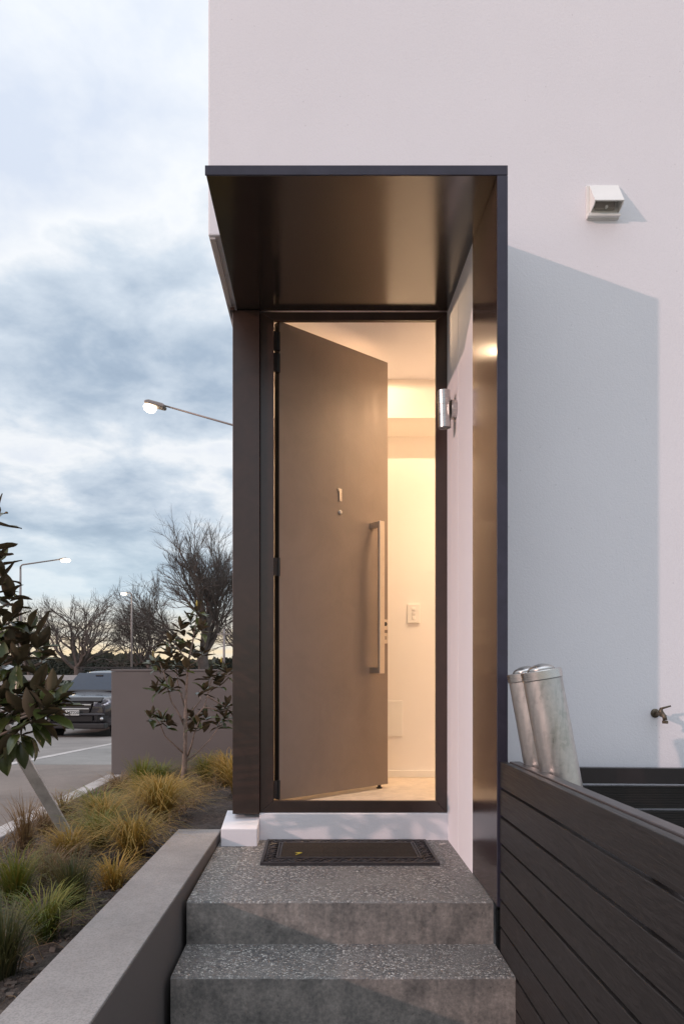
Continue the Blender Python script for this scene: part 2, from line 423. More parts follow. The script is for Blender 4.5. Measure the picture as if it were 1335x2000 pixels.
def hn(x, y):
    return (math.sin(x*7.1+y*3.3)+math.sin(x*13.7-y*9.1+1.3)+math.sin(y*17.3+x*4.1+.4)+math.sin(x*29+y*23))*.25
def soil_z(x, y):
    t = max(0, min(1, (x+2.35)/1.65))
    far = max(0, min(1, (y-4.2)/2.5))
    near = lerp(-1.315, -.93, t**.7)
    farz = lerp(-1.315, -1.12, t**.7)
    z = lerp(near, farz, far) + .022*hn(x, y) + .012*hn(x*3.1+5, y*2.7)
    return z
ms = MB(); P = []
for j in range(181):
    y = lerp(-1.0, 7.96, j/180)
    P.append([(x, y, soil_z(x, y)+random.uniform(-.008, .008)) for x in [lerp(-2.40, -.62 if y < 3.45 else .2, i/90) for i in range(91)]])
ms.grid(P); tag(ms.build('garden_soil', M_soil, smooth=True), kind='structure')
# crumbs and chips lying on the soil
random.seed(21); mc = MB()
for i in range(6500):
    x = random.uniform(-2.25, -.80); y = random.uniform(.9, 6.0); s = random.uniform(.002, .007)*(1 if random.random() < .96 else 2.0)
    M = Matrix.Translation((x, y, soil_z(x, y)+s*.4)) @ Matrix.Rotation(random.uniform(0, 6.28), 4, 'Z') @ Matrix.Rotation(random.uniform(-.6, .6), 4, 'X') @ Matrix.Diagonal((s*random.uniform(.8, 1.8), s, s*.6, 1))
    mc.box(-1, 1, -1, 1, -1, 1, M)
M_crumb = simple('soil_crumbs', (.095, .078, .066), .95, var=.6, vs=5)
tag(mc.build('soil_crumbs', M_crumb), 'loose crumbs of soil and bark chips over the garden bed', 'soil crumbs', kind='stuff')

# kerb beside the garden bed (slightly askew)
kt = thing('garden_kerb', 'pale concrete kerb edging the garden bed along the driveway', 'kerb', (-2.45, 5, -1.3))
for i, (ya, yb) in enumerate(((.2, 2.9), (2.905, 5.4), (5.405, 7.93))):
    m = MB()
    def kx(y): return -2.52 + (y-4.7)*.022
    xa, xb = kx(ya), kx(yb)
    i0 = [(xa, ya), (xa+.17, ya), (xb+.17, yb), (xb, yb)]
    m.v = [(p[0], p[1], -1.42) for p in i0]+[(p[0], p[1], -1.265) for p in i0]
    m.f = [(0,3,2,1),(4,5,6,7),(0,1,5,4),(1,2,6,5),(2,3,7,6),(3,0,4,7)]
    m.build('kerb_block', M_kerb, kt, bevel=.008)

# ------------------------------------------------------------------ boundary wall (grey) behind the sapling
bw = thing('boundary_wall', 'grey rendered boundary wall behind the slender sapling', 'wall', (-1.4, 8.05, -1.3))
box('wall', M_grey, bw, -2.41, -.6, 7.95, 8.15, -1.45, -.070, .006)
box('coping', M_grey, bw, -2.416, -.6, 7.944, 8.156, -.068, -.045, .004)

# ------------------------------------------------------------------ house
hs = thing('house', 'white rendered house front with dark metal entry surround and open door', 'house', (.6, 3.0, -1.3))
DY = 3.477; FY = 2.91; RX = .654
# facade: L shape, right part and the storey above the entry
m = MB()
prof = [(RX, -1.45), (5.0, -1.45), (5.0, 7.5), (-.47, 7.5), (-.47, 1.833), (RX, 1.833)]
i0 = len(prof)
m.v = [(x, FY, z) for x, z in prof]+[(x, FY+.30, z) for x, z in prof]
m.f = [(0,1,2,5),(5,2,3,4),(6,11,8,7),(11,10,9,8)]+[(k, (k+1)%6, (k+1)%6+6, k+6) for k in range(6)]
m.build('facade_wall', M_white, hs, bevel=.006)
box('upper_storey_wall', M_white, hs, -.467, 5.0, FY+.302, 9.2, 1.833, 7.5, .004)
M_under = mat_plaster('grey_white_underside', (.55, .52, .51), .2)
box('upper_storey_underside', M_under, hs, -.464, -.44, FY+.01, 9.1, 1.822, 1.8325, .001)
# ground floor body, hollow for the hallway
box('ground_floor_wall', M_white, hs, -.435, -.345, 3.60, 9.2, -1.45, 1.822, .003)
box('ground_floor_wall', M_white, hs, -.343, 5.0, 4.78, 9.2, -1.45, 1.822, .003)
box('return_wall', M_white, hs, RX, RX+.10, FY+.301, DY+.06, -1.45, 1.8, .002)
# plinth below the door
box('plinth', M_white, hs, -.300, RX+.002, DY-.012, DY+.10, -1.2, -.750, .005)
m = MB()
pl = [(-.478, 3.345), (-.300, 3.345), (-.300, 3.58), (-.478, 3.58)]
m.v = [(x, y, -1.2) for x, y in pl] + [(-.478, 3.345, -.800), (-.300, 3.345, -.800), (-.300, 3.58, -.7585), (-.478, 3.58, -.7585)]
m.f = [(0,3,2,1),(4,5,6,7),(0,1,5,4),(1,2,6,5),(2,3,7,6),(3,0,4,7)]
m.build('plinth_block', M_white, hs, bevel=.004)
# entry surround (canopy)
cp = MB().box(-.4135, .6900, 2.51, 3.468, 1.800, 1.8325).build('canopy_roof', M_soffit, hs, bevel=.0025)
MB().box(-.4165, .6925, 2.5035, 2.5095, 1.7985, 1.834).build('canopy_fascia', M_fascia, cp, bevel=.0015)
sp = MB().box(RX, .690, 2.51, 2.9085, -.8845, 1.798).build('canopy_side_panel', M_bronze, hs, bevel=.002)
MB().box(RX-.0005, .6925, 2.5035, 2.5095, -.8845, 1.7965).build('panel_edge_trim', M_fascia, sp, bevel=.0015)
# door frame
pf = box('frame_pilaster', M_frame, hs, -.435, -.2985, DY-.022, 3.598, -.752, 1.797, .002)
box('corner_flashing', M_frame, hs, -.447, -.425, DY-.035, 3.55, 1.790, 1.806, .001)
fr = MB().box(-.2965, RX-.002, DY+.022, DY+.028, 1.76, 1.799).build('door_frame', M_frame, hs)
def bar(prof): 
    m = MB(); n = len(prof)
    m.v = [(x, DY, z) for x, z in prof]+[(x, DY+.021, z) for x, z in prof]
    m.f = [tuple(range(n)), tuple(range(2*n-1, n-1, -1))]+[(k, k+n, (k+1)%n+n, (k+1)%n) for k in range(n)]
    return m.build('frame_bar', M_frame, fr, bevel=.0012)
xo0, xi0, xi1, xo1 = -.2965, -.2275, .5945, RX-.001
zo0, zi0, zi1, zo1 = -.748, -.690, 1.758, 1.799
g = .0006
bar([(xo0, zo0+g), (xi0-g, zi0+g), (xi0-g, zi1-g), (xo0, zo1-g)])
bar([(xo1, zo0+g), (xo1, zo1-g), (xi1+g, zi1-g), (xi1+g, zi0+g)])
bar([(xo0+g, zo0), (xo1-g, zo0), (xi1, zi0), (xi0, zi0)])
bar([(xo0+g, zo1), (xi0, zi1), (xi1, zi1), (xo1-g, zo1)])
# lining behind the frame
box('door_lining', M_frame, fr, -.345, -.2425, DY+.03, DY+.072, -.75, 1.8)
box('door_lining', M_frame, fr, .615, RX-.002, DY+.03, DY+.11, -.75, 1.8)
# door leaf, hinged at the left, swung 37 degrees inwards
H = Vector((-.2019, 3.507, 0)); F = Vector((.4036, 3.991, 0)); L = (F-H).length; ang = math.atan2(F.y-H.y, F.x-H.x)
DM = Matrix.Translation(H) @ Matrix.Rotation(ang, 4, 'Z')      # local x along the leaf, local -y outwards
door = MB().box(0, L, 0, .042, -.692, 1.770, DM).build('door', M_door, hs, bevel=.002)
M_doored = simple('dark_door_edge', (.03, .024, .02), .5)
MB().box(-.0012, -.0002, .001, .041, -.69, 1.768, DM).build('door_edge', M_doored, door)
# pull handle
hx = L-.134
mh = MB().box(hx-.020, hx+.020, -.092, -.076, -.045, .812, DM)
mh.build('handle', M_steel2, door, bevel=.003)
for z0 in (.778, -.045):
    MB().box(hx-.012, hx+.018, -.0765, 0, z0, z0+.034, DM).build('handle_bracket', M_steel2, door, bevel=.002)
# number 1, peephole, locks
m = MB().box(.400, .417, -.007, 0, .903, .972, DM)
m.box(.389, .3999, -.007, 0, .958, .972, DM); m.build('number_plate_digit', M_steel2, door, bevel=.001)
MB().lathe([(.004, -.002), (.011, 0), (.013, .004), (.010, .008), (.006, .009)], 16, DM @ Matrix.Translation((.408, 0, .843)) @ Matrix.Rotation(R(90), 4, 'X')).build('peephole', M_steel, door, smooth=True)
for zc, h in ((.237, .032), (.158, .032)):
    lk = MB().box(L-.062, L-.010, -.008, 0, zc-.030, zc+.030, DM).build('lock_plate', M_steel2, door, bevel=.002)
MB().lathe([(.012, 0), (.012, .012), (.009, .013)], 14, DM @ Matrix.Translation((L-.036, -.008, .240)) @ Matrix.Rotation(R(90), 4, 'X')).build('lock_cylinder', M_blackm, door, smooth=True)
mk = MB()
for (a, b_, c, d) in ((-.052, -.048, .148, .168), (-.048, -.040, .160, .164), (-.040, -.036, .150, .172), (-.030, -.027, .150, .170), (-.022, -.019, .150, .170)):
    mk.box(L+a, L+b_, -.0088, -.008, c, d, DM)
mk.build('lock_engraving', M_doored, door)
for zc in (1.66, 1.55, .505, -.635):
    hz = MB().box(-.034, .002, -.004, .012, zc-.045, zc+.045, DM)
    hz.lathe([(.008, zc-.047), (.008, zc+.047)], 10, DM @ Matrix.Translation((-.006, -.004, 0))).build('hinge', M_blackm, door)
MB().lathe([(.018, -.7145), (.018, -.708), (.010, -.706), (.010, -.692)], 12, DM @ Matrix.Translation((L-.05, .02, 0))).build('door_stop', M_blackm, door)
# hallway interior
BY = 4.377; CZ = 1.846; FZ = -.715
m = MB()
m.quad((-.342, BY, FZ-.1), (1.7, BY, FZ-.1), (1.7, BY, 1.325), (-.342, BY, 1.325))
m.quad((-.342, BY, 1.587), (1.7, BY, 1.587), (1.7, BY, CZ), (-.342, BY, CZ))
m.quad((-.342, BY, 1.325), (1.7, BY, 1.325), (1.7, BY+.36, 1.325), (-.342, BY+.36, 1.325))  # recess added to give the wall its dark band of shade
m.quad((-.342, BY, 1.587), (1.7, BY, 1.587), (1.7, BY+.36, 1.587), (-.342, BY+.36, 1.587))
m.quad((-.342, BY+.36, 1.325), (1.7, BY+.36, 1.325), (1.7, BY+.36, 1.587), (-.342, BY+.36, 1.587))
m.quad((-.342, 3.552, -.8), (-.342, BY, -.8), (-.342, BY, CZ), (-.342, 3.552, CZ))
m.quad((1.7, 3.56, -.8), (1.7, BY, -.8), (1.7, BY, CZ), (1.7, 3.56, CZ))
m.quad((RX-.03, 3.592, -.8), (1.7, 3.592, -.8), (1.7, 3.592, CZ), (RX-.03, 3.592, CZ))
m.quad((-.342, 3.552, 1.80), (RX, 3.552, 1.80), (RX, 3.552, CZ), (-.342, 3.552, CZ))
m.build('hallway_wall', M_int, hs)
box('hallway_ceiling', M_int, hs, -.344, 1.72, 3.505, BY+.12, CZ, CZ+.05, 0)
M_floor = simple('pale_hallway_floor', (.70, .60, .49), .45, var=.12, vs=18)
for i in range(7):
    ya = 3.50+i*.126
    box('floorboard', M_floor, hs, -.342, 1.7, ya+.0008, ya+.1252, FZ-.02, FZ, .0006)
box('skirting_board', M_intbox, hs, -.34, 1.7, BY-.012, BY-.001, FZ+.0005, FZ+.044, .002)
box('access_panel', M_intbox, hs, .36, .537, BY-.005, BY-.0005, -.455, -.225, .002)
sw = thing('light_switch', 'white three rocker light switch on the hallway wall behind the door', 'light switch', (.606, BY, .33))
box('switch_plate', M_intbox, sw, .567, .646, BY-.012, BY-.001, .272, .393, .002)
for z in (.362, .333, .304): box('rocker', M_intbox, sw, .596, .615, BY-.017, BY-.0125, z-.008, z+.008, .001)
# downlights
def downlight(x, y, energy, label, blend=.6, size=165):
    t = thing('downlight', label, 'downlight', (x, y, CZ), 'downlights in the hallway ceiling')
    MB().lathe([(.045, CZ-.001), (.045, CZ-.006), (.034, CZ-.008), (.032, CZ-.003)], 24, Matrix.Translation((x, y, 0))).build('trim_ring', M_intbox, t, smooth=True)
    me, tt, bb = newmat('warm_led'); setp(bb, em=(1, .80, .48), ems=14.0)
    MB().lathe([(.030, CZ-.0035), (.030, CZ-.009), (.018, CZ-.013)], 20, Matrix.Translation((x, y, 0))).build('lens', me, t)
    ld = bpy.data.lights.new('downlight_beam', 'SPOT'); ld.energy = energy; ld.spot_size = R(size); ld.spot_blend = blend; ld.color = (1, .69, .42); ld.shadow_soft_size = .03
    lo = bpy.data.objects.new('downlight_beam', ld); C.objects.link(lo); lo.parent = t; lo.location = (0, 0, -.02)
    return t
downlight(.187, 3.985, 15, 'small warm downlight just above the top edge of the open door', .08, 178)
downlight(1.15, 3.80, 22, 'warm downlight further right in the hallway ceiling')

downlight(.78, 3.70, 46, 'added unseen warm fill light close behind the right side of the door frame', 1.0, 95)  # fill light added out of view to brighten the lower hallway wall

# wall light on the return wall
wl = thing('wall_light', 'brushed steel cylinder up and down light on the white return wall', 'wall light', (RX, 3.26, 1.22))
A = Matrix.Translation((.598, 3.26, 1.222)) @ Matrix.Rotation(R(-2), 4, 'Y') @ Matrix.Rotation(R(2), 4, 'X')
MB().lathe([(.024, -.070), (.0245, -.086), (.030, -.087), (.030, -.029), (.0292, -.028), (.0292, -.027), (.030, -.026), (.030, .018), (.0292, .019), (.0292, .020), (.030, .021), (.030, .087), (.0245, .086), (.024, .070)], 32, A).build('cylinder_body', M_steel, wl, autos=24)
M_lens = simple('clear_lamp_glass', (.25, .25, .27), .08)
for z in (-.078, .078): MB().lathe([(.0242, z-.002), (.0242, z+.002)], 24, A).build('lens', M_lens, wl)
MB().lathe([(.044, .0005), (.045, .003), (.045, .024), (.043, .026)], 32, Matrix.Translation((RX, 3.26, 1.222)) @ Matrix.Rotation(R(-90), 4, 'Y')).build('mounting_disc', M_steel, wl, autos=24)
MB().tube([(RX-.026, 3.26, 1.222), (.62, 3.26, 1.222)], .008, 12).build('stem', M_steel, wl, smooth=True)

# vent hood on the facade
vh = thing('vent_hood', 'small white wall vent hood with open slanted mouth', 'vent', (1.21, FY, 1.98))
M_pvc = simple('white_vent_plastic', (.80, .79, .76), .4, var=.04)
x0, x1 = 1.145, 1.272; zt, zb = 2.035, 1.925
box('back_plate', M_pvc, vh, x0-.008, x1+.002, FY-.010, FY-.0005, zb-.028, zt+.004, .002)
m = MB(); T = .005; f_ = FY-.011
D_ = .058
i = len(m.v)
for xx in (1.148, 1.270):
    m.v += [(xx, f_, 2.038), (xx, f_-D_, 1.937), (xx, f_-D_+.004, 1.934), (xx, f_, 2.031)]
m.f += [(0,1,2,3),(7,6,5,4)]+[(k, k+4, (k+1)%4+4, (k+1)%4) for k in range(4)]
for xx in (1.1482, 1.2658):
    i = len(m.v); tri = [(f_, 2.030), (f_-D_+.0045, 1.9335), (f_-D_+.012, 1.926), (f_, 1.915)]
    m.v += [(xx, a, b_) for a, b_ in tri]+[(xx+.004, a, b_) for a, b_ in tri]
    m.f += [(i,i+1,i+2,i+3),(i+7,i+6,i+5,i+4)]+[(i+k, i+4+k, i+4+(k+1)%4, i+(k+1)%4) for k in range(4)]
m.build('hood', M_pvc, vh)
box('drip_lip', M_pvc, vh, x0-.008, x1+.002, FY-.026, FY-.0105, zb-.026, zb-.012, .002)
M_vdark = simple('vent_interior', (.42, .38, .34), .7)
box('flap', M_vdark, vh, 1.166, 1.252, FY-.022, FY-.0105, 1.930, 2.0, .02, segs=4)
MB().lathe([(.006, 0), (.006, .010)], 10, Matrix.Translation((1.212, FY-.024, 1.934)) @ Matrix.Rotation(R(90), 4, 'X')).build('flap_catch', M_pvc, vh)

# garden tap
TAP0 = len(C.objects)
tp = thing('garden_tap', 'old brass garden tap sticking out of the white wall', 'tap', (1.435, FY, -.20))
M_brass = simple('tarnished_brass', (.13, .105, .075), .45, metal=.7, var=.4, vs=60)
zt_ = -.205
MB().lathe([(.026, 0), (.024, .006), (.014, .010)], 20, Matrix.Translation((1.430, FY, zt_)) @ Matrix.Rotation(R(90), 4, 'X')).build('wall_flange', M_brass, tp, smooth=True)
MB().tube([(1.430, FY-.006, zt_), (1.431, FY-.05, zt_), (1.434, FY-.075, zt_-.002), (1.438, FY-.088, zt_-.012), (1.440, FY-.092, zt_-.032)], [.010, .013, .015, .012, .012], 14).build('spout', M_brass, tp, smooth=True)
MB().lathe([(.0135, -.050), (.0155, -.050), (.0155, -.036), (.0135, -.034)], 16, Matrix.Translation((1.440, FY-.093, zt_))).build('hose_thread', M_brass, tp)
MB().lathe([(.013, 0), (.014, .006), (.010, .014), (.008, .022)], 16, Matrix.Translation((1.433, FY-.060, zt_+.008))).build('bonnet', M_brass, tp, smooth=True)
MB().tube([(1.428, FY-.060, zt_+.028), (1.450, FY-.066, zt_+.036), (1.482, FY-.072, zt_+.046)], [.007, .006, .0045], 8).build('lever', M_brass, tp, smooth=True)

tp.scale = (.75, .75, .75)

# ------------------------------------------------------------------ entry steps
es = thing('entry_steps', 'grey concrete entry steps with exposed aggregate treads', 'steps', (.08, 2.6, -1.3))
def step(name, x0, x1, y0, y1, z0, z1):
    m = MB(); nx = 60; random.seed(int(y0*100))
    # nosing edge slightly uneven
    top = []; 
    xs = [lerp(x0, x1, i/nx) for i in range(nx+1)]
    j = [random.uniform(-.0012, .0012) for _ in xs]; k = [random.uniform(-.0010, .0008) for _ in xs]
    rows = [[(x, y0, z0) for x in xs], [(x, y0+j[i], z1-.006+k[i]) for i, x in enumerate(xs)], [(x, y0+.005+j[i], z1+k[i]) for i, x in enumerate(xs)],
            [(x, y0+.03, z1) for x in xs], [(x, y1, z1) for x in xs], [(x, y1, z0) for x in xs]]
    m.grid(rows); n = nx+1
    m.f.append(tuple(r*n for r in range(6))); m.f.append(tuple(r*n+nx for r in range(5, -1, -1)))
    return m.build(name, M_agg, es)
step('landing', -.494, RX-.0005, 2.560, DY-.010, -1.25, -.885)
step('step', -.495, .659, 2.287, 2.5615, -1.25, -1.0445)
step('step', -.495, .660, 1.95, 2.288, -1.40, -1.2005)
step('step', -.495, .660, 1.2, 1.952, -1.48, -1.29)

# doormat
dm = thing('doormat', 'brown coir doormat with black rubber scrollwork border on the landing', 'doormat', (.14, 3.22, -.885))
M_rub = simple('black_rubber', (.034, .029, .031), .42, var=.3, vs=40)
def mat_coir():
    m, t, b = newmat('brown_coir'); setp(b, rough=.95)
    p = t.add('ShaderNodeTexCoord').outputs['Object']
    n = t.noise(t.mapping(p, scale=(1, .7, 1)), 320, 4, .7); n2 = t.noise(p, 14, 5, .6)
    c = t.ramp(n, [(.32, (.010, .007, .005)), (.55, (.036, .024, .015)), (.72, (.11, .075, .045))])
    c = t.mix(t.ramp(n2, [(.4, 0.0), (.7, .5)]), c, (.03, .02, .014))
    t.link(c, b.inputs['Base Color']); bump(t, b, n, 1.0, .006); return m
M_coir = mat_coir()
mx0, mx1, my0, my1, mz = -.258, .535, 3.018, 3.425, -.885
box('mat_base', M_rub, dm, mx0, mx1, my0, my1, mz+.0008, mz+.006, .001)
m = MB()
for (a, b_, c, d) in ((mx0, mx1, my0, my0+.012), (mx0, mx1, my1-.012, my1), (mx0, mx0+.012, my0+.012, my1-.012), (mx1-.012, mx1, my0+.012, my1-.012)):
    m.box(a, b_, c, d, mz+.006, mz+.014)
m.build('outer_rim', M_rub, dm)
ix0, ix1, iy0, iy1 = mx0+.085, mx1-.085, my0+.085, my1-.07
m = MB()
for (a, b_, c, d) in ((ix0-.02, ix1+.02, iy0-.012, iy0), (ix0-.02, ix1+.02, iy1, iy1+.012), (ix0-.02, ix0-.013, iy0, iy1), (ix0-.008, ix0, iy0, iy1), (ix1, ix1+.008, iy0, iy1), (ix1+.013, ix1+.02, iy0, iy1)):
    m.box(a, b_, c, d, mz+.006, mz+.016)
m.build('inner_rim', M_rub, dm)
m = MB()
def guil(x0, x1, y0, y1, along_x, waves):
    for ph in (0, math.pi, math.pi/2):
        pts = []
        n = waves*12
        for i in range(n+1):
            t_ = i/n; w_ = math.sin(t_*waves*2*math.pi+ph)*(1 if ph != math.pi/2 else .45)
            if along_x: pts.append((lerp(x0, x1, t_), (y0+y1)/2+w_*(y1-y0)*.42, mz+.009+.003*math.cos(t_*waves*2*math.pi+ph)))
            else: pts.append(((x0+x1)/2+w_*(x1-x0)*.42, lerp(y0, y1, t_), mz+.009+.003*math.cos(t_*waves*2*math.pi+ph)))
        m.tube(pts, .0042, 5)
guil(mx0+.014, mx1-.014, my0+.013, iy0-.014, True, 9)
guil(mx0+.014, mx1-.014, iy1+.014, my1-.013, True, 9)
guil(mx0+.014, ix0-.022, my0+.06, my1-.05, False, 4)
guil(ix1+.022, mx1-.014, my0+.06, my1-.05, False, 4)
m.build('scrollwork', M_rub, dm)
m = MB()
for k in range(11):
    y = lerp(iy0+.002, iy1-.002, k/11); h = (iy1-iy0-.004)/11
    m.box(ix0+.001, ix1-.001, y+.002, y+h-.002, mz+.006, mz+.0165)
m.build('coir_panel', M_coir, dm, bevel=.003)
M_yel = simple('yellow_leaf', (.45, .36, .04), .6)
fl = MB().tube([(-.105, 3.125, -.866), (-.09, 3.13, -.862), (-.078, 3.145, -.862), (-.098, 3.152, -.864), (-.108, 3.158, -.866)], [.0015, .0026, .003, .0022, .001], 5).build('fallen_leaf', M_yel, base=(-.09, 3.14, -.866))
tag(fl, 'tiny curled yellow leaf lying on the coir mat', 'leaf')
M_litter = simple('pale_litter', (.55, .5, .46), .7)
tg = MB().box(-.016, .016, -.008, .008, 0, .004, Matrix.Translation((.612, 3.375, -.884)) @ Matrix.Rotation(.5, 4, 'Z')).build('paint_chip', M_litter, base=(.612, 3.375, -.884))
tag(tg, 'tiny pale paint chip in the landing corner beside the return wall', 'paint chip')

# ------------------------------------------------------------------ planter wall left of the steps
pw = thing('planter_wall', 'low grey rendered planter wall running beside the entry steps', 'planter wall', (-.6, 2.0, -1.3))
def wallp(z0, z1, mat, name, off=0.0, bevel=.004):
    m = MB()
    xi = lambda y: -.4965 - (3.46-y)*.020
    xo = lambda y: -.712 - (3.46-y)*.026
    q = [(xi(.3)+off, .3), (xi(3.477)+off, 3.477), (xo(3.477)-off, 3.477), (xo(.3)-off, .3)]
    m.v = [(x, y, z0) for x, y in q]+[(x, y, z1) for x, y in q]
    m.f = [(0,3,2,1),(4,5,6,7),(0,1,5,4),(1,2,6,5),(2,3,7,6),(3,0,4,7)]
    return m.build(name, mat, pw, bevel=bevel)
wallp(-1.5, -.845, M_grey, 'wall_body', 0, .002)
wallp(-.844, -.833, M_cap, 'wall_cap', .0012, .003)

# ------------------------------------------------------------------ timber fence beside the steps
tf = thing('timber_fence', 'dark stained horizontal board fence to the right of the steps', 'fence', (.66, 1.8, -1.3))
dirv = Vector((-.0157, -1, .0277))     # away from the house: slightly inwards and rising
def fpt(s, off, z): # s metres from the far end, off = to the right, z relative to the top line
    p = Vector((.662, 2.498, -.3515)) + dirv*s
    return (p.x+off, p.y, p.z+z)
random.seed(9)
def board_piece(off0, off1, z0, z1, s0, s1, name, mat, bevel=.0025):
    m = MB()
    c = [fpt(s0, off0, z0), fpt(s0, off1, z0), fpt(s1, off1, z0), fpt(s1, off0, z0), fpt(s0, off0, z1), fpt(s0, off1, z1), fpt(s1, off1, z1), fpt(s1, off0, z1)]
    m.v = c; m.f = [(0,3,2,1),(4,5,6,7),(0,1,5,4),(1,2,6,5),(2,3,7,6),(3,0,4,7)]
    return m.build(name, mat, tf, bevel=bevel)
pitch = .1015
for k in range(10):
    zt_k = -k*pitch
    j = random.uniform(-.0012, .0012)
    board_piece(j, .026+j, zt_k-.0925, zt_k, 0.0, 2.35, 'board', M_timber)
board_piece(.028, .032, -.06, -.004, 0.0, 2.35, 'groove_strip', simple('brass_coloured_strip', (.16, .13, .07), .5))
board_piece(.034, .074, -.050, .001, 0.0, 2.35, 'top_rail', M_rail, .004)
for s0 in (.03, 1.1, 2.2): board_piece(.034, .074, -1.05, -.052, s0, s0+.04, 'post', M_rail)

# low slatted screen across the enclosure behind the fence
sc = thing('slatted_screen', 'black ribbed board screen standing against the white facade', 'screen', (1.6, 2.82, -1.3))
M_black_rail = simple('black_steel_rail', (.02, .016, .018), .3, var=.2)
def sm(yaw=R(-3.0)): return Matrix.Translation((.74, 2.84, 0)) @ Matrix.Rotation(yaw, 4, 'Z')
MB().box(0, 2.2, -.030, 0, -.482, -.418, sm(R(-3))).build('top_rail', M_black_rail, sc, bevel=.002)
def ribbed(z0, z1):
    n = 9; prof = [(0, z0), (0, z1)]; 
    h = (z1-z0)/n
    for i in range(n):
        a = z1-i*h
        prof += [(-.020, a), (-.020, a-h*.55), (-.016, a-h*.6), (-.016, a-h*.95)]
    prof += [(-.016, z0)]
    m = MB().prism(prof, 0.0, 2.2, sm(R(-.8)))
    return m.build('ribbed_board', M_deck, sc)
z = -.497
for k in range(6):
    ribbed(z-.092, z); z -= .103
for x in (.0, 1.0, 2.1): MB().box(x, x+.04, .002, .03, -1.28, -.42, sm(R(-1.5))).build('post', M_black_rail, sc)

# two galvanised tubes leaning inside the enclosure
def tube_post(bx, by, top, lean_x, lean_y, r, length, label):
    t = thing('steel_post', label, 'steel post', (bx, by, top[2]-length), 'galvanised posts leaning behind the fence')
    d = Vector((-math.sin(lean_x), math.sin(lean_y), 1)).normalized()
    Tt = Vector(top); rot = d.to_track_quat('Z', 'Y').to_matrix().to_4x4(); A = Matrix.Translation(Tt) @ rot
    base = BASE[t.name] = Tt - d*length; t.location = base
    MB().lathe([(r, -length), (r, -.031)], 40, A).build('tube', M_galv, t, autos=24)
    MB().lathe([(r+.002, -.030), (r+.003, -.028), (r+.003, -.002), (r+.001, 0)], 40, A).build('cap_band', M_steel, t, autos=24)
    MB().lathe([(r*.72, .0005), (r*.66, .008), (r*.5, .015), (r*.28, .020), (r*.06, .022)], 32, A).build('domed_cap', M_steel, t, smooth=True)
    return t
tube_post(0, 0, (.726, 2.235, -.016), R(9.8), R(3), .0615, 1.15, 'nearer galvanised steel post with domed cap leaning behind the fence')
tube_post(0, 0, (.731, 2.42, -.024), R(9.5), R(3), .0615, 1.15, 'rear galvanised steel post half hidden behind the nearer one')

# ------------------------------------------------------------------ plants: tussocks
def tussock_mesh(n, h, spread, width, seed, arch=.6):
    rnd = random.Random(seed); m = MB(); tone = []
    for i in range(n):
        a = rnd.uniform(0, 6.283); r0 = abs(rnd.gauss(0, .022)); hh = h*rnd.uniform(.45, 1.1); sp = spread*rnd.uniform(.25, 1.15)
        az = a+rnd.uniform(-.5, .5); px, py = r0*math.cos(a), r0*math.sin(a)
        w = width*rnd.uniform(.6, 1.2); tn = rnd.random(); tn = min(9.999, tn*10); tnb = int(tn)
        drp = arch*rnd.uniform(.5, 1.3); cu = rnd.uniform(-.35, .35)
        segs = 6; i0 = len(m.v)
        for k in range(segs+1):
            t_ = k/segs
            rad = sp*(t_**1.5); zz = hh*(t_*(1+drp*.8) - drp*1.25*t_**2.6)
            ca = az+cu*t_*t_
            x = px+rad*math.cos(ca); y = py+rad*math.sin(ca); ww = w*(1-.85*t_**1.5)
            nx, ny = -math.sin(ca)*ww/2, math.cos(ca)*ww/2
            m.v += [(x-nx, y-ny, zz-.01), (x+nx, y+ny, zz-.01)]; tone += [tnb+t_*.98]*2
        for k in range(segs):
            q = i0+2*k; m.f.append((q, q+1, q+3, q+2))
    m.tone = tone; return m
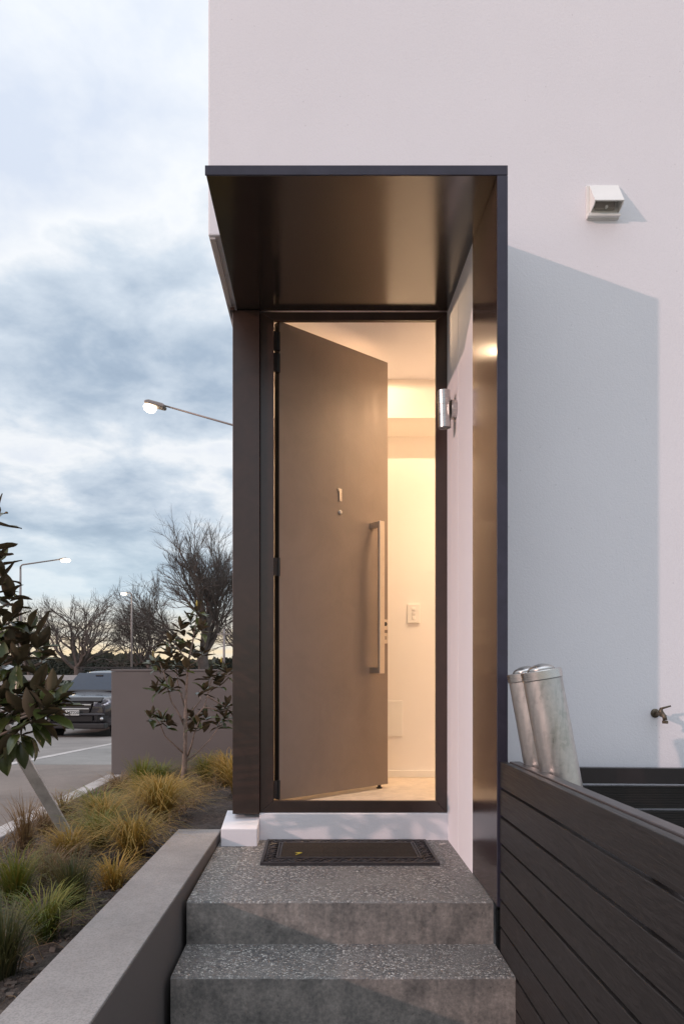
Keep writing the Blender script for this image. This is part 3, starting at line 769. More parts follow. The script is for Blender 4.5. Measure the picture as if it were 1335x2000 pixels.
TU = [ # x, y, n, h, spread, arch, mat, label
 (-.98, 4.25, 420, .34, .34, .8, MG_gold, 'biggest golden arching tussock, just beyond the far end of the planter wall'),
 (-.93, 3.42, 330, .26, .25, .85, MG_gold, 'golden tussock with dense brown base halfway along the planter wall'),
 (-1.38, 4.45, 280, .26, .26, .8, MG_gold, 'loose golden tussock left of the biggest arching one'),
 (-1.22, 3.80, 260, .25, .20, .55, MG_green, 'green tussock in open soil right of the timber stake'),
 (-1.52, 5.85, 280, .36, .13, .25, MG_green, 'bright green upright tussock left of the sapling trunk'),
 (-1.85, 6.4, 220, .25, .26, .7, MG_brown, 'soft brown tussock at the foot of the boundary wall near its left end'),
 (-1.60, 6.9, 220, .27, .26, .7, MG_green, 'low green tussock against the boundary wall left of the sapling'),
 (-1.08, 6.6, 240, .32, .28, .7, MG_green, 'yellow green tussock directly behind the sapling'),
 (-.82, 6.1, 300, .36, .28, .6, MG_gold, 'tall golden tussock beside the dark door pilaster'),
 (-.62, 5.3, 240, .32, .24, .6, MG_gold, 'golden tussock half hidden by the dark door pilaster'),
 (-1.95, 5.2, 200, .26, .22, .6, MG_brown, 'wispy brown tussock by the kerb between stake and boundary wall'),
 (-1.62, 5.0, 260, .27, .26, .7, MG_green, 'olive tussock in the middle of the bed in front of the bright green one'),
 (-1.12, 4.9, 260, .28, .30, .8, MG_gold, 'wide golden tussock behind the biggest arching one'),
 (-1.32, 3.62, 300, .19, .15, .55, MG_gold, 'short golden tussock at the foot of the timber stake'),
 (-1.78, 4.15, 120, .34, .16, .3, MG_brown, 'thin upright brown tussock between kerb and stake'),
 (-1.28, 3.25, 160, .20, .20, .7, MG_brown, 'straggly brown tussock below the stake foot'),
 (-.90, 2.98, 200, .17, .15, .6, MG_gold, 'small golden green tussock touching the planter wall'),
 (-.98, 2.72, 280, .23, .12, .35, MG_dark, 'dark upright sedge clump in bare soil near the planter wall'),
 (-1.32, 2.98, 280, .26, .18, .5, MG_green, 'dense green tussock at the left picture edge beside the second stake'),
 (-.97, 2.42, 240, .19, .17, .55, MG_green, 'low dark green tussock beside the planter wall in the foreground'),
 (-.97, 2.10, 280, .25, .12, .4, MG_dark, 'darkest sedge clump in the bottom left foreground corner'),
 (-1.90, 4.75, 140, .24, .20, .6, MG_brown, 'sparse brown tussock close to the kerb in the middle of the bed'),
 (-1.28, 5.45, 220, .24, .24, .8, MG_gold, 'low golden tussock just in front of the sapling trunk'),
]
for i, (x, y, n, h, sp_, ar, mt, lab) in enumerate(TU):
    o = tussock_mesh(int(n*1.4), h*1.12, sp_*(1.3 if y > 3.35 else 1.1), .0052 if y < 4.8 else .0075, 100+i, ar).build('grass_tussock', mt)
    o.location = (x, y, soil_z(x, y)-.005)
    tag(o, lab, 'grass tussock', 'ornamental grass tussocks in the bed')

# dry thatch lying between the tussocks
rnd = random.Random(88); m = MB(); tone = []
for i in range(5200):
    x = rnd.uniform(-2.2, -.85); y = rnd.uniform(1.9, 7.6)
    if rnd.random() < (.75 if y < 3.4 else .25): continue
    z = soil_z(x, y)+rnd.uniform(.0, .03); a = rnd.uniform(0, 6.28); l = rnd.uniform(.05, .18); w = .0032 if y < 4 else .005
    tb = rnd.randint(0, 9); i0 = len(m.v); lift = rnd.uniform(.0, .10); cu = rnd.uniform(-.8, .8)
    for k in range(4):
        t_ = k/3; aa = a+cu*t_; p = (x+l*t_*math.cos(aa), y+l*t_*math.sin(aa), z+lift*math.sin(t_*2.6)); nx, ny = -math.sin(aa)*w/2*(1-.7*t_), math.cos(aa)*w/2*(1-.7*t_)
        m.v += [(p[0]-nx, p[1]-ny, p[2]), (p[0]+nx, p[1]+ny, p[2]+.001)]; tone += [tb+.3+t_*.6]*2
    for k in range(3): q = i0+2*k; m.f.append((q, q+1, q+3, q+2))
m.tone = tone; tag(m.build('dry_grass', MG_brown), 'dry brown grass litter lying over the garden soil', 'dry grass', kind='stuff')

# stakes
def stake(a, b_, w, th, label):
    a = Vector(a); b_ = Vector(b_); d = (b_-a); t = thing('timber_stake', label, 'stake', a, 'timber tree stakes')
    zax = d.normalized(); xax = Vector((.80, .25, 0)); xax = (xax-zax*xax.dot(zax)).normalized(); yax = zax.cross(xax)
    M = Matrix((xax.to_4d(), yax.to_4d(), zax.to_4d(), (0, 0, 0, 1))).transposed()
    for r_ in range(3): M[r_][3] = a[r_]
    M[3][0] = M[3][1] = M[3][2] = 0
    o = MB().box(-w/2, w/2, -th/2, th/2, -.12, d.length, M).build('stake_board', M_stake, t, bevel=.003)
    BASE[t.name] = a
    MB().lathe([(.006, 0), (.006, .003)], 10, M @ Matrix.Translation((.01, -th/2, d.length*.92)) @ Matrix.Rotation(R(90), 4, 'X')).build('nail_head', M_blackm, t)
    return t
stake((-1.47, 4.15, -1.12), (-1.755, 3.70, -.24), .065, .028, 'grey sawn timber stake leaning left out of the garden bed')
stake((-1.72, 2.78, -1.12), (-1.98, 3.05, -.55), .055, .028, 'grey timber stake foot at the left picture edge')

# ------------------------------------------------------------------ plants: magnolias
def leaf_mesh(name, seed, curl):
    rnd = random.Random(seed); m = MB(); n = 7; W = .46
    P = []
    for k in range(n):
        t_ = k/(n-1); w = W*.5*math.sin(math.pi*min(1, max(0, t_))**.85)**.8 if 0 < t_ < 1 else .012
        bend = curl*(t_**2); y = t_*(1-.12*abs(curl)*t_); z = bend*.5
        wav = .02*math.sin(t_*9+seed)
        P.append([(-w, y, z+w*.42+wav), (-w*.5, y, z+w*.12), (0, y, z), (w*.5, y, z+w*.12), (w, y, z+w*.42-wav)])
    m.grid(P)
    me = bpy.data.meshes.new(name); me.from_pydata(m.v, [], m.f); me.validate()
    me.polygons.foreach_set('use_smooth', [True]*len(me.polygons))
    me.materials.append(M_leaf); return me
LEAVES = [leaf_mesh('leaf', i, c) for i, c in enumerate((-.5, -.15, .2, -.8, .45))]
# mesh normal must face up (+z)
for me in LEAVES:
    me.update()
    if me.polygons[len(me.polygons)//2].normal.z < 0: me.flip_normals()
def leaf(parent, pos, dirv_, length, rnd, upv=None):
    o = bpy.data.objects.new('leaf', rnd.choice(LEAVES)); C.objects.link(o); o.parent = parent
    d = Vector(dirv_).normalized(); up = Vector((rnd.uniform(-.35, .35), rnd.uniform(-.35, .35), 1))
    x = d.cross(up)
    if x.length < .05: x = d.cross(Vector((1, .2, 0)))
    x.normalize(); z_ = x.cross(d)
    M = Matrix((x.to_4d(), d.to_4d(), z_.to_4d(), (0, 0, 0, 1))).transposed()
    for c in range(3): M[3][c] = 0
    sc_ = length
    o.matrix_local = Matrix.Translation(Vector(pos)-BASE[parent.name]) @ M @ Matrix.Diagonal((sc_*rnd.uniform(.85, 1.15), sc_, sc_, 1))
    return o
def rosette(parent, c, axis, n, length, rnd, open_=1.0):
    axis = Vector(axis).normalized(); u = axis.orthogonal().normalized(); w = axis.cross(u)
    a0 = rnd.uniform(0, 6.28)
    for k in range(n):
        a = a0+k*2.4+rnd.uniform(-.3, .3); t_ = k/max(1, n-1)
        el = lerp(1.25, -.15, t_)*1.0/open_ + rnd.uniform(-.25, .25)
        d = (u*math.cos(a)+w*math.sin(a))*math.cos(el)+axis*math.sin(el)
        p = Vector(c) - axis*length*.45*t_
        leaf(parent, p, d, length*rnd.uniform(.75, 1.15)*lerp(.75, 1, min(1, t_*2)), rnd)

def px(x, y, Y):   # image position measured on the photograph at a given depth
    s = 1335.0/Y; return Vector(((x-622)/s, Y, (1300-y)/s))

# sapling in front of the boundary wall
sp_t = thing('magnolia_sapling', 'slender young magnolia sapling in front of the grey boundary wall', 'tree', (-1.28, 6.4, soil_z(-1.28, 6.4)))
rnd = random.Random(5)
Y0 = 6.4
mt = MB(); base = px(358, 1545, Y0)
trunk = [base, px(360, 1500, Y0), px(361, 1460, Y0), px(362, 1425, Y0-.02), px(362, 1380, Y0), px(365, 1330, Y0+.02), px(368, 1290, Y0), px(378, 1245, Y0), px(384, 1200, Y0)]
mt.tube(trunk, [.032, .026, .021, .018, .015, .012, .010, .007, .004], 10); mt.build('trunk', M_bark, sp_t, smooth=True)
brs = [((364, 1486), [(385, 1470), (410, 1445), (424, 1425), (432, 1400)], .25), ((361, 1474), [(340, 1455), (322, 1438), (314, 1418), (302, 1400)], -.2),
       ((361, 1420), [(348, 1392), (334, 1370), (328, 1345), (322, 1320), (312, 1295)], -.1), ((363, 1418), [(382, 1400), (398, 1382), (405, 1360), (412, 1330), (425, 1312)], .15),
       ((362, 1385), [(352, 1352), (347, 1335), (343, 1305)], .2), ((366, 1478), [(374, 1455), (380, 1430), (388, 1410)], -.15), ((363, 1400), [(378, 1385), (392, 1368), (390, 1350)], .3),
       ((405, 1360), [(425, 1372), (440, 1380)], .25), ((398, 1382), [(418, 1385), (436, 1392)], .3), ((368, 1290), [(355, 1278), (345, 1262), (335, 1252)], -.1), ((370, 1300), [(385, 1290), (395, 1275)], .15)]
for (s0, pts, dy) in brs:
    pp = [px(s0[0], s0[1], Y0)]+[px(x, y, Y0+dy*(k+1)/len(pts)) for k, (x, y) in enumerate(pts)]
    MB().tube(pp, [lerp(.010, .004, k/(len(pp)-1)) for k in range(len(pp))], 6).build('branch', M_bark, sp_t, smooth=True)
cl = [(385, 1192, 0), (372, 1212, .1), (352, 1222, 0), (395, 1225, -.1), (380, 1238, .05), (335, 1252, -.1), (350, 1265, 0), (375, 1268, .1), (395, 1272, .15), (304, 1290, -.1), (318, 1300, 0),
      (345, 1290, .2), (366, 1300, -.1), (318, 1332, 0), (336, 1340, -.1), (302, 1345, -.1), (432, 1302, .2), (412, 1318, .15), (426, 1332, .2), (441, 1312, .1), (400, 1345, .1), (350, 1315, .1),
      (430, 1382, .25), (444, 1376, .3), (400, 1398, .1), (387, 1415, -.1), (372, 1398, .1), (425, 1412, .25), (298, 1395, -.2), (314, 1402, -.2), (330, 1412, -.15), (440, 1400, .3), (330, 1275, -.1)]
for (x, y, dy) in cl:
    rosette(sp_t, px(x, y, Y0+dy), (rnd.uniform(-.6, .6), rnd.uniform(-.5, .3), 1), 9, .135, rnd)
bud = MB()
M_bud = simple('yellow_green_bud', (.42, .34, .06), .5)
for (x, y) in ((299, 1283), (432, 1294), (384, 1184)):
    c = px(x, y, Y0-.1); MB().tube([c, c+Vector((0, 0, .03)), c+Vector((.002, 0, .055))], [.006, .008, .002], 8).build('bud', M_bud, sp_t, smooth=True)

# big magnolia at the left picture edge
bg_ = thing('magnolia_tree', 'leafy magnolia tree with large glossy leaves at the left picture edge', 'tree', (-1.98, 3.15, -1.15))
rnd = random.Random(17)
MB().tube([(-1.98, 3.15, -1.2), (-1.97, 3.14, -.7), (-1.95, 3.08, -.2), (-1.93, 3.02, .3), (-1.90, 2.98, .7), (-1.88, 2.95, .95)], [.03, .026, .022, .018, .012, .006], 12).build('trunk', M_bark, bg_, smooth=True)
cl = [(-8, 1005, 3.0), (-12, 1060, 2.9), (-2, 1090, 3.0), (5, 1125, 2.9), (-6, 1150, 2.8), (20, 1165, 2.9), (28, 1205, 2.9), (8, 1220, 2.8), (60, 1228, 2.95), (48, 1262, 2.9), (20, 1262, 2.8), (78, 1262, 2.85), (88, 1285, 3.0), (40, 1292, 2.8),
      (5, 1290, 2.75), (15, 1330, 2.8), (8, 1365, 2.75), (48, 1352, 2.75), (78, 1345, 2.8), (103, 1352, 2.7), (62, 1385, 2.7), (98, 1380, 2.6), (30, 1400, 2.7), (70, 1415, 2.6), (10, 1430, 2.75), (45, 1440, 2.65), (15, 1470, 2.75), (118, 1368, 2.62), (-25, 1190, 2.8), (-30, 1300, 2.8), (-25, 1380, 2.7), (-40, 1440, 2.8)]
for (x, y, Yd) in cl:
    c = px(x, y, Yd)
    side = Vector((.8*(1 if x > 25 else .35), rnd.uniform(-.6, .2), (.9 if y < 1330 else (.35 if y < 1400 else -.35))))
    rosette(bg_, c, side, 8, .116*rnd.uniform(.9, 1.15), rnd, 1.0)
    zt_ = min(.8, max(-.75, c.z-.28)); tx = lerp(-1.97, -1.90, (zt_+1.2)/2)
    a = Vector((tx, 3.08, zt_)); e = c - side.normalized()*.03
    MB().tube([a, a.lerp(e, .4)+Vector((0, 0, -.02)), e], [.010, .008, .005], 6).build('branch', M_bark, bg_, smooth=True)
# one big solitary leaf and some hanging ones
for (x, y, Yd, d, l) in ((74, 1240, 2.8, (.55, -.1, .8), .115), (60, 1225, 2.8, (.2, -.1, .9), .09), (112, 1378, 2.6, (1, -.2, -.1), .115), (65, 1400, 2.6, (1, -.3, .0), .13), (60, 1415, 2.6, (.9, -.2, -.5), .12), (40, 1450, 2.65, (.25, -.2, -1), .11),
                         (20, 1440, 2.7, (.1, -.2, -1), .12), (60, 1440, 2.65, (.5, -.2, -.9), .10), (5, 1460, 2.7, (.2, -.2, -1), .12), (95, 1400, 2.6, (.8, -.2, -.3), .12), (98, 1350, 2.6, (.1, .1, 1), .09), (45, 1345, 2.7, (.0, -.1, 1), .10), (68, 1350, 2.7, (.05, 0, 1), .09)):
    leaf(bg_, px(x, y, Yd), d, l, rnd)

# ------------------------------------------------------------------ car
def mat_paint(name, col, rough=.25):
    m, t, b = newmat(name); setp(b, col=col, rough=rough, metal=.35, coat=1.0, coatr=.04, ior=1.5); return m
M_paint = mat_paint('dark_plum_car_paint', (.030, .022, .028))
M_glass = simple('tinted_glass', (.015, .022, .04), .05, ior=1.35)
M_chrome = simple('chrome', (.75, .74, .76), .12, metal=1, var=.03)
M_tyre = simple('tyre_rubber', (.015, .014, .014), .8)
M_plastic = simple('black_car_plastic', (.018, .016, .017), .5)
def headmat():
    m, t, b = newmat('headlight_lens'); setp(b, rough=.08, metal=.6, ior=1.5)
    tc = t.add('ShaderNodeTexCoord').outputs['Object']; v = t.add('ShaderNodeTexVoronoi'); v.inputs['Scale'].default_value = 16; t.link(tc, v.inputs['Vector'])
    t.link(t.ramp(v.outputs['Distance'], [(.1, (.95, .93, .92)), (.4, (.55, .52, .56)), (.7, (.18, .16, .2))]), b.inputs['Base Color']); return m
M_head = headmat()
CX, CY, CYAW = -6.16, 17.2, R(-3)
CB = Vector((CX, CY, gz(CY+1)))
car = thing('parked_car', 'dark plum four wheel drive parked facing the camera with roof rack', 'car', CB)
CM = Matrix.Translation(CB) @ Matrix.Rotation(CYAW, 4, 'Z') @ Matrix.Rotation(R(-1), 4, 'X')
# stations: y, half width, z bottom, z mid, belt z, top half width, top z
st = [(0.00, .66, .42, .62, .82, .56, .93), (.06, .80, .32, .62, .88, .66, 1.00), (.20, .90, .26, .64, .94, .74, 1.06), (.55, .945, .26, .68, 1.00, .78, 1.12), (1.05, .95, .26, .70, 1.06, .79, 1.17),
      (1.16, .95, .26, .70, 1.08, .78, 1.19), (1.95, .95, .26, .72, 1.12, .64, 1.70), (2.4, .95, .26, .72, 1.12, .64, 1.755), (3.3, .95, .26, .72, 1.12, .63, 1.75), (4.2, .94, .28, .72, 1.12, .62, 1.70), (4.62, .90, .34, .74, 1.10, .60, 1.45), (4.74, .80, .42, .74, 1.0, .55, 1.12)]
P = []
for (y, w, zb, zm, zbl, xt, ztp) in st:
    half = [(0, zb), (w*.85, zb), (w*.97, zb+.06), (w, zm), (w*.975, zbl), (lerp(w*.96, xt, .55), lerp(zbl, ztp, .62)), (xt, ztp-.03), (xt*.5, ztp), (0, ztp+.006)]
    row = [(x, y, z) for x, z in half]+[(-x, y, z) for x, z in half[-2:0:-1]]
    P.append([tuple(CM @ Vector(q)) for q in row+[row[0]]])
m = MB().grid(P); n = len(P[0]); m.f.append(tuple(range(n-1))); m.f.append(tuple((len(P)-1)*n+k for k in range(n-2, -1, -1)))
bo = m.build('body', M_paint, car, smooth=True)
bmx = bmesh.new(); bmx.from_mesh(bo.data); bmesh.ops.remove_doubles(bmx, verts=bmx.verts, dist=.0005); bmx.to_mesh(bo.data); bmx.free()
s_ = bo.modifiers.new('sub', 'SUBSURF'); s_.levels = s_.render_levels = 2
def cpart(m_, name, mat, parent=None, **k): return m_.build(name, mat, parent or car, **k)
def poly(pts, th, name, mat, parent=None, nrm=None, **k):
    P_ = [Vector(p) for p in pts]; nv = (P_[1]-P_[0]).cross(P_[2]-P_[0]).normalized()
    if nrm is not None and nv.dot(Vector(nrm)) < 0: nv = -nv
    m_ = MB(); n_ = len(pts); m_.v = [tuple(CM @ p) for p in P_]+[tuple(CM @ (p+nv*th)) for p in P_]
    m_.f = [tuple(range(n_)), tuple(range(2*n_-1, n_-1, -1))]+[(k_, (k_+1)%n_, (k_+1)%n_+n_, k_+n_) for k_ in range(n_)]
    return m_.build(name, mat, parent or car, **k)
def mirr(pts): return [(-p[0], p[1], p[2]) for p in pts][::-1]
poly([(-.74, 1.14, 1.19), (.74, 1.14, 1.19), (.63, 1.87, 1.655), (-.63, 1.87, 1.655)], .03, 'windscreen', M_glass, nrm=(0, -1, .5), bevel=.01)
poly([(-.78, 1.12, 1.165), (.78, 1.12, 1.165), (.745, 1.15, 1.20), (-.745, 1.15, 1.20)], .035, 'wiper_cowl', M_plastic, nrm=(0, -1, .5))
MB().box(-.10, .10, 1.70, 1.75, 1.56, 1.62, CM).build('mirror_mount', M_plastic, car)
sw_pts = [(.90, 1.35, 1.14), (.90, 4.1, 1.16), (.70, 3.9, 1.60), (.70, 2.05, 1.62)]
poly(sw_pts, .03, 'side_window', M_glass, nrm=(1, 0, .3)); poly(mirr(sw_pts), .03, 'side_window', M_glass, nrm=(-1, 0, .3))
# bonnet protector, grille, bars, plate, lamps
poly([(-.70, -.012, .93), (.70, -.012, .93), (.74, .10, 1.025), (-.74, .10, 1.025)], .035, 'bonnet_guard', M_plastic, nrm=(0, -1, .3), bevel=.01)
gr_ = poly([(-.50, -.020, .915), (-.40, -.030, .66), (.40, -.030, .66), (.50, -.020, .915)], .03, 'grille', M_plastic, nrm=(0, -1, 0))
for (w_, za) in ((.47, .845), (.42, .745)):
    MB().box(-w_, w_, -.085, -.055, za, za+.035, CM).build('grille_bar', M_chrome, gr_, bevel=.008)
for sgn in (1, -1):
    pts = [(.50, .005, .80), (.80, .085, .83), (.885, .22, .90), (.86, .20, .975), (.52, .0, .925)]
    if sgn < 0: pts = mirr(pts)
    poly(pts, .045, 'headlight', M_head, nrm=(0, -1, 0), bevel=.012)
    pts = [(.56, -.02, .43), (.84, .07, .44), (.86, .10, .58), (.60, -.02, .58)]
    if sgn < 0: pts = mirr(pts)
    fb = poly(pts, .03, 'fog_light_bezel', M_plastic, nrm=(0, -1, 0), bevel=.01)
    MB().lathe([(.045, 0), (.045, .03), (.03, .04)], 16, CM @ Matrix.Translation((sgn*.72, .0, .51)) @ Matrix.Rotation(R(90), 4, 'X')).build('fog_light', M_chrome, fb, smooth=True)
    mm_ = MB().box(.93*sgn-.0 if sgn > 0 else -1.13, 1.13 if sgn > 0 else -.93, 1.30, 1.42, 1.12, 1.27, CM).build('side_mirror', M_plastic, car, bevel=.03, segs=3)
    MB().box(sgn*.75-.02, sgn*.75+.02, 1.9, 3.9, 1.72, 1.755, CM)
bp = MB().box(-.82, .82, -.075, .2, .26, .40, CM).build('lower_bumper', M_plastic, car, bevel=.03, segs=3)
MB().box(-.80, .80, -.09, -.02, .60, .645, CM).build('bumper_bar', M_paint, car, bevel=.02, segs=3)
MB().box(-.50, .50, -.06, .0, .45, .58, CM).build('air_intake', M_tyre, car, bevel=.01)
M_plate = simple('white_number_plate', (.62, .62, .60), .5, var=.03)
np_ = MB().box(-.18, .18, -.112, -.094, .60, .725, CM).build('number_plate', M_plate, car, bevel=.003)
fc = bpy.data.curves.new('plate_text', 'FONT'); fc.body = 'LMZ220'; fc.size = .105; fc.extrude = .001; fc.align_x = 'CENTER'; fc.align_y = 'CENTER'; fc.offset = .002
ft = bpy.data.objects.new('tmp_text', fc); C.objects.link(ft)
dg = bpy.context.evaluated_depsgraph_get(); me = bpy.data.meshes.new_from_object(ft.evaluated_get(dg)); bpy.data.objects.remove(ft)
TM = Matrix.Translation(-CB) @ CM @ Matrix.Translation((0, -.1145, .662)) @ Matrix.Rotation(R(90), 4, 'X')
me.transform(TM); me.materials.clear(); me.materials.append(M_blackm); to = bpy.data.objects.new('plate_lettering', me); C.objects.link(to); to.parent = np_
for (sx, y) in ((1, .88), (-1, .88), (1, 3.75), (-1, 3.75)):
    WM = CM @ Matrix.Translation((sx*.74, y, .37)) @ Matrix.Rotation(R(90)*sx, 4, 'Y')
    arch = MB().lathe([(.41, .0), (.41, .214), (.395, .216)], 28, WM).build('wheel_arch', M_tyre, car)
    w_ = MB().lathe([(.30, 0), (.355, .01), (.37, .04), (.37, .20), (.355, .235), (.26, .24), (.24, .22), (.05, .225)], 36, WM).build('wheel', M_tyre, car, autos=24)
    MB().lathe([(.235, .215), (.22, .236), (.08, .228), (.05, .236), (.01, .238)], 20, WM).build('rim', M_chrome, w_, smooth=True)
rr = MB()
for sx in (-.62, .62): rr.box(sx-.02, sx+.02, 1.95, 3.95, 1.775, 1.80, CM)
for y in (2.05, 2.9, 3.75): rr.box(-.80, .80, y, y+.09, 1.825, 1.85, CM)
for y in (2.05, 2.9, 3.75):
    for sx in (-.62, .62): rr.box(sx-.04, sx+.04, y, y+.09, 1.72, 1.825, CM)
rr.build('roof_rack', M_plastic, car)

# ------------------------------------------------------------------ van on the road, further away
VB = Vector((-18.2, 36.5, gz(36.5)))
van = thing('passing_van', 'silver white van on the far side of the road behind the leaves', 'van', VB)
VM = Matrix.Translation(VB)
M_vanp = mat_paint('silver_van_paint', (.42, .41, .42), .35)
prof = [(-2.5, .32), (2.45, .32), (2.62, .55), (2.60, .98), (2.1, 1.12), (1.55, 1.90), (1.3, 1.98), (-2.45, 1.98), (-2.55, 1.85), (-2.55, .5)]
m = MB(); n = len(prof)
m.v = [tuple(VM @ Vector((a, -.95, b_))) for a, b_ in prof]+[tuple(VM @ Vector((a, .95, b_))) for a, b_ in prof]
m.f = [tuple(range(n)), tuple(range(2*n-1, n-1, -1))]+[(k, (k+1)%n, (k+1)%n+n, k+n) for k in range(n)]
m.build('body', M_vanp, van, bevel=.06, segs=3)
for (a, b_) in ((-2.4, -1.2), (-1.12, .05), (.13, 1.15)):
    MB().box(a, b_, -.965, -.951, 1.22, 1.74, VM).build('window', M_glass, van)
MB().box(-2.5, 2.5, -.965, -.951, .50, .56, VM).build('trim_strip', M_chrome, van)
for sx in (-1.6, 1.75):
    w_ = MB().lathe([(.2, 0), (.33, .01), (.33, .2), (.2, .21)], 24, VM @ Matrix.Translation((sx, -.80, .33)) @ Matrix.Rotation(R(90), 4, 'X')).build('wheel', M_tyre, van)
m_, t_, b_ = newmat('lit_headlight'); setp(b_, col=(1, .95, .8), em=(1, .93, .75), ems=9.0)
MB().box(2.40, 2.60, -.975, -.80, .90, 1.02, VM).build('headlight', m_, van, bevel=.02)
trail_far = thing('traffic_trail', 'long low pale barrier rail standing in for blurred traffic across the road', 'trail', (-24, 44, -2))  # pale strip put in for the light trails of blurred passing traffic
M_trail = simple('pale_trail', (.35, .34, .34), .6)
MB().box(-60, -8, 44, 44.05, -.95, -.62).build('band', M_trail, trail_far)
for i in range(18): MB().box(-58+i*2.9, -57.88+i*2.9, 44.06, 44.2, -2.05, -.6).build('post', M_trail, trail_far)

# ------------------------------------------------------------------ street lamps
def lit(name, st_):
    m, t, b = newmat(name); setp(b, col=(1, .9, .75), em=(1, .80, .52), ems=st_); return m
M_bulb = lit('sodium_lamp', 7.0)
def street_lamp(X, Y, ztop, head, label, rpole=.07, arm_up=.3, rb=.13):
    z0 = gz(Y)-.02
    t = thing('street_lamp', label, 'street lamp', (X, Y, z0), 'street lamps along the road')
    MB().tube([(X, Y, z0), (X, Y, lerp(z0, ztop, .6)), (X, Y, ztop-.25)], [rpole, rpole*.85, rpole*.6], 10).build('pole', M_lamppole, t, smooth=True)
    MB().lathe([(rpole*.9, ztop-2.4), (rpole*1.1, ztop-2.35), (rpole*1.0, ztop-2.2)], 10, Matrix.Translation((X, Y, 0))).build('pole_collar', M_lamppole, t)
    hx, hz = head; s = 1 if hx > X else -1
    MB().tube([(X, Y, ztop-.26), (X, Y, ztop-.10), (X+s*.10, Y, ztop), (hx-s*.20, Y, hz+.02)], [rpole*.6, rpole*.55, rpole*.5, rpole*.4], 10).build('arm', M_lamppole, t, smooth=True)
    mh = MB(); A = Matrix.Translation((hx, Y, hz)) @ Matrix.Rotation(-math.atan2(hz-ztop, (hx-X)*s)*s, 4, 'Y')
    prof = [(-.30*s, .05), (-.22*s, .08), (.10*s, .09), (.20*s, .05), (.18*s, -.02), (-.28*s, -.02)]
    n = len(prof); mh.v = [tuple(A @ Vector((a, -.13, b_))) for a, b_ in prof]+[tuple(A @ Vector((a, .13, b_))) for a, b_ in prof]
    mh.f = [tuple(range(n)), tuple(range(2*n-1, n-1, -1))]+[(k, (k+1)%n, (k+1)%n+n, k+n) for k in range(n)]
    mh.build('lamp_head', M_lamppole, t, bevel=.03)
    MB().lathe([(rb*.3, -.15), (rb*.8, -.12), (rb, -.06), (rb*.9, -.021)], 16, A @ Matrix.Translation((.06*s, 0, 0)) @ Matrix.Diagonal((1.15, 1.1, 1.1, 1))).build('lamp_bowl', M_bulb, t, smooth=True)
street_lamp(-1.67, 15.7, 5.47, (-3.80, 5.97), 'street lamp nearest the house whose long arm reaches out from behind it', .05, rb=.13)
street_lamp(-17.0, 39.0, 5.75, (-14.5, 6.05), 'street lamp with bent arm rising above the magnolia at left', .09, rb=.24)
street_lamp(-15.85, 58.0, 6.15, (-16.45, 6.15), 'most distant street lamp, a straight pole with short head', .10, rb=.22)
up = thing('utility_pole', 'thin pale pole right of the big bare tree', 'pole', (-8.3, 60, -2))
MB().tube([(-8.3, 60, -2.05), (-8.3, 60, 3.2)], [.12, .09], 10).build('pole', M_lamppole, up, smooth=True)
MB().box(-8.9, -7.7, 59.9, 60.0, 2.7, 2.82).build('crossarm', M_lamppole, up)

# ------------------------------------------------------------------ bare trees, hedge, far things
def bare_tree(X, Y, height, spread, label, seed, r0=.4, levels=6, trunk_h=.2, upb=.55, k0=7, wob=.16, fork=.75, many=3):
    rnd = random.Random(seed); z0 = gz(Y)-.1
    t = thing('bare_tree', label, 'tree', (X, Y, z0), 'leafless trees across the road')
    br = MB(); tr = MB()
    base = Vector((X, Y, z0)); top = base+Vector((rnd.uniform(-.3, .3), 0, height*trunk_h))
    tr.tube([base, base.lerp(top, .15), base.lerp(top, .6), top], [r0*1.5, r0*1.1, r0*.95, r0*.9], 10)
    def grow(p, d, ln, r, lv):
        nseg = 4 if lv > 2 else 3
        pts = [p]; q = p.copy(); dd = d.copy()
        for k in range(nseg):
            dd = (dd+Vector((rnd.gauss(0, wob), rnd.gauss(0, wob), rnd.gauss(0, wob*.6)+.05*upb))).normalized()
            q = q+dd*ln/nseg; pts.append(q.copy())
        n = 6 if lv > 3 else (4 if lv > 1 else 3)
        (tr if lv >= levels-1 else br).tube(pts, [lerp(r, r*.6, k/nseg) for k in range(nseg+1)], n, cap=False)
        if lv <= 0: return
        kids = 3 if lv > 2 else many
        for k in range(kids):
            at = pts[-1] if k < 2 else pts[rnd.randint(1, nseg-1)]
            ax = dd.cross(Vector((rnd.gauss(0, 1), rnd.gauss(0, 1), rnd.gauss(0, 1)))).normalized()
            nd = (Matrix.Rotation(rnd.uniform(.2, fork), 3, ax) @ dd)
            nd = (nd+Vector((0, 0, .10*upb))).normalized()
            grow(at, nd, ln*rnd.uniform(.64, .86), max(.011, r*.56), lv-1)
    L0 = height*(1-trunk_h)*.34
    for k in range(k0):
        a = 2*math.pi*k/k0+rnd.uniform(-.3, .3); tilt = rnd.uniform(.15, 1.0)*spread
        d = Vector((math.cos(a)*math.sin(tilt), math.sin(a)*math.sin(tilt), math.cos(tilt)))
        grow(base.lerp(top, rnd.uniform(.72, 1.0)), d, L0*rnd.uniform(.85, 1.1), r0*rnd.uniform(.38, .55), levels-1)
    tr.build('trunk', M_trunk_far, t, smooth=True)
    br.build('crown', M_dark_bark, t)
bare_tree(-11.2, 67, 13.6, 1.15, 'tallest bare tree with fan shaped crown behind the sapling', 8, .55, 7, .26, .5, 9, .11, .62, 4)
bare_tree(-22.5, 64, 9.3, 1.15, 'broad low bare tree behind the parked car', 12, .4, 6, .22, .3, 8)
bare_tree(-16.6, 66, 8.6, .9, 'slim bare tree between the distant lamp and the big tree', 22, .25, 6, .25, .6, 6)
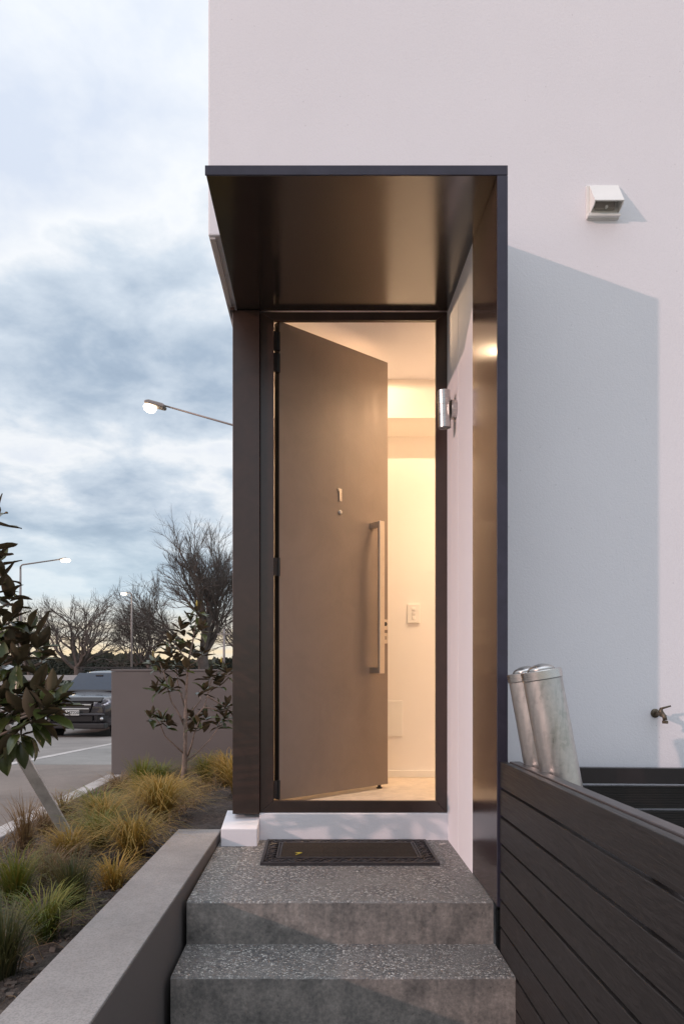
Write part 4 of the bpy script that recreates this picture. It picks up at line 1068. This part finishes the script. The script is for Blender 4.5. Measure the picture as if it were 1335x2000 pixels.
bare_tree(-18.6, 72, 8.0, .9, 'small bare tree left of the distant lamp pole', 31, .25, 6, .25, .5, 6)
bare_tree(-29.5, 70, 8.0, 1.0, 'bare tree at far left half hidden by the magnolia', 41, .3, 6, .2, .4, 6)
bare_tree(-7.6, 74, 9.5, 1.0, 'bare tree partly hidden behind the door pilaster', 52, .3, 6, .2, .5, 6)

M_hedge = simple('dark_hedge_leaves', (.028, .030, .018), .8, var=.5, vs=1.2)
def bush(X, Y, w, h, label, seed):
    rnd = random.Random(seed); z0 = gz(Y)-.05; m = MB()
    t = thing('bush', label, 'bush', (X, Y, z0), 'dark bushes below the bare trees')
    for i in range(2200):
        a = rnd.uniform(0, 6.283); u = rnd.random()**.5; v = rnd.random()
        x = X+w/2*u*math.cos(a); y = Y+w*.25*u*math.sin(a); top = h*.86*(1-.35*u*u+.12*math.sin(x*2.3+seed)+.08*math.sin(x*5.1))
        z = z0+top*(1-(1-v)**2*.97); s = rnd.uniform(.07, .17)
        d1 = Vector((rnd.gauss(0, 1), rnd.gauss(0, 1), rnd.gauss(0, 1))).normalized()*s; d2 = d1.orthogonal().normalized()*s*.6
        c = Vector((x, y, z)); k = len(m.v); m.v += [tuple(c-d1), tuple(c+d2), tuple(c+d1), tuple(c-d2)]; m.f.append((k, k+1, k+2, k+3))
    m.build('foliage', M_hedge, t)
    MB().tube([(X, Y, z0), (X, Y, z0+h*.6)], [.12, .04], 6).build('stem', M_dark_bark, t)
for (X, Y, w, h, lab, sd_) in ((-8.3, 70, 4.5, 3.9, 'rounded dark bush right of the big tree trunk', 1), (-13.8, 71, 6, 2.6, 'dark bush left of the big tree trunk', 2), (-18.5, 70, 7, 2.7, 'dark bush at the foot of the distant lamp pole', 3),
                          (-23.5, 73, 7, 3.0, 'dark bush behind the broad low bare tree', 4), (-29.5, 72, 8, 3.1, 'dark bush left of the broad low bare tree', 5), (-37, 74, 9, 3.2, 'dark bush at the far left behind the magnolia', 6)):
    bush(X, Y, w, h, lab, sd_)
random.seed(77); m = MB()
for i in range(9000):
    x = random.uniform(-160, 60); y = random.uniform(120, 150); h = 3.0+.7*math.sin(x*.11)+.5*math.sin(x*.31+1)
    z = -2+random.random()**.8*h; s = random.uniform(.5, 1.1)
    d1 = Vector((random.gauss(0, 1), random.gauss(0, .4), random.gauss(0, 1))).normalized()*s; d2 = d1.cross(Vector((0, 1, 0))).normalized()*s*.7
    c = Vector((x, y, z)); k = len(m.v); m.v += [tuple(c-d1), tuple(c+d2), tuple(c+d1), tuple(c-d2)]; m.f.append((k, k+1, k+2, k+3))
tag(m.build('distant_woodland', M_hedge), 'distant dark belt of trees along the horizon', 'woodland', kind='stuff')
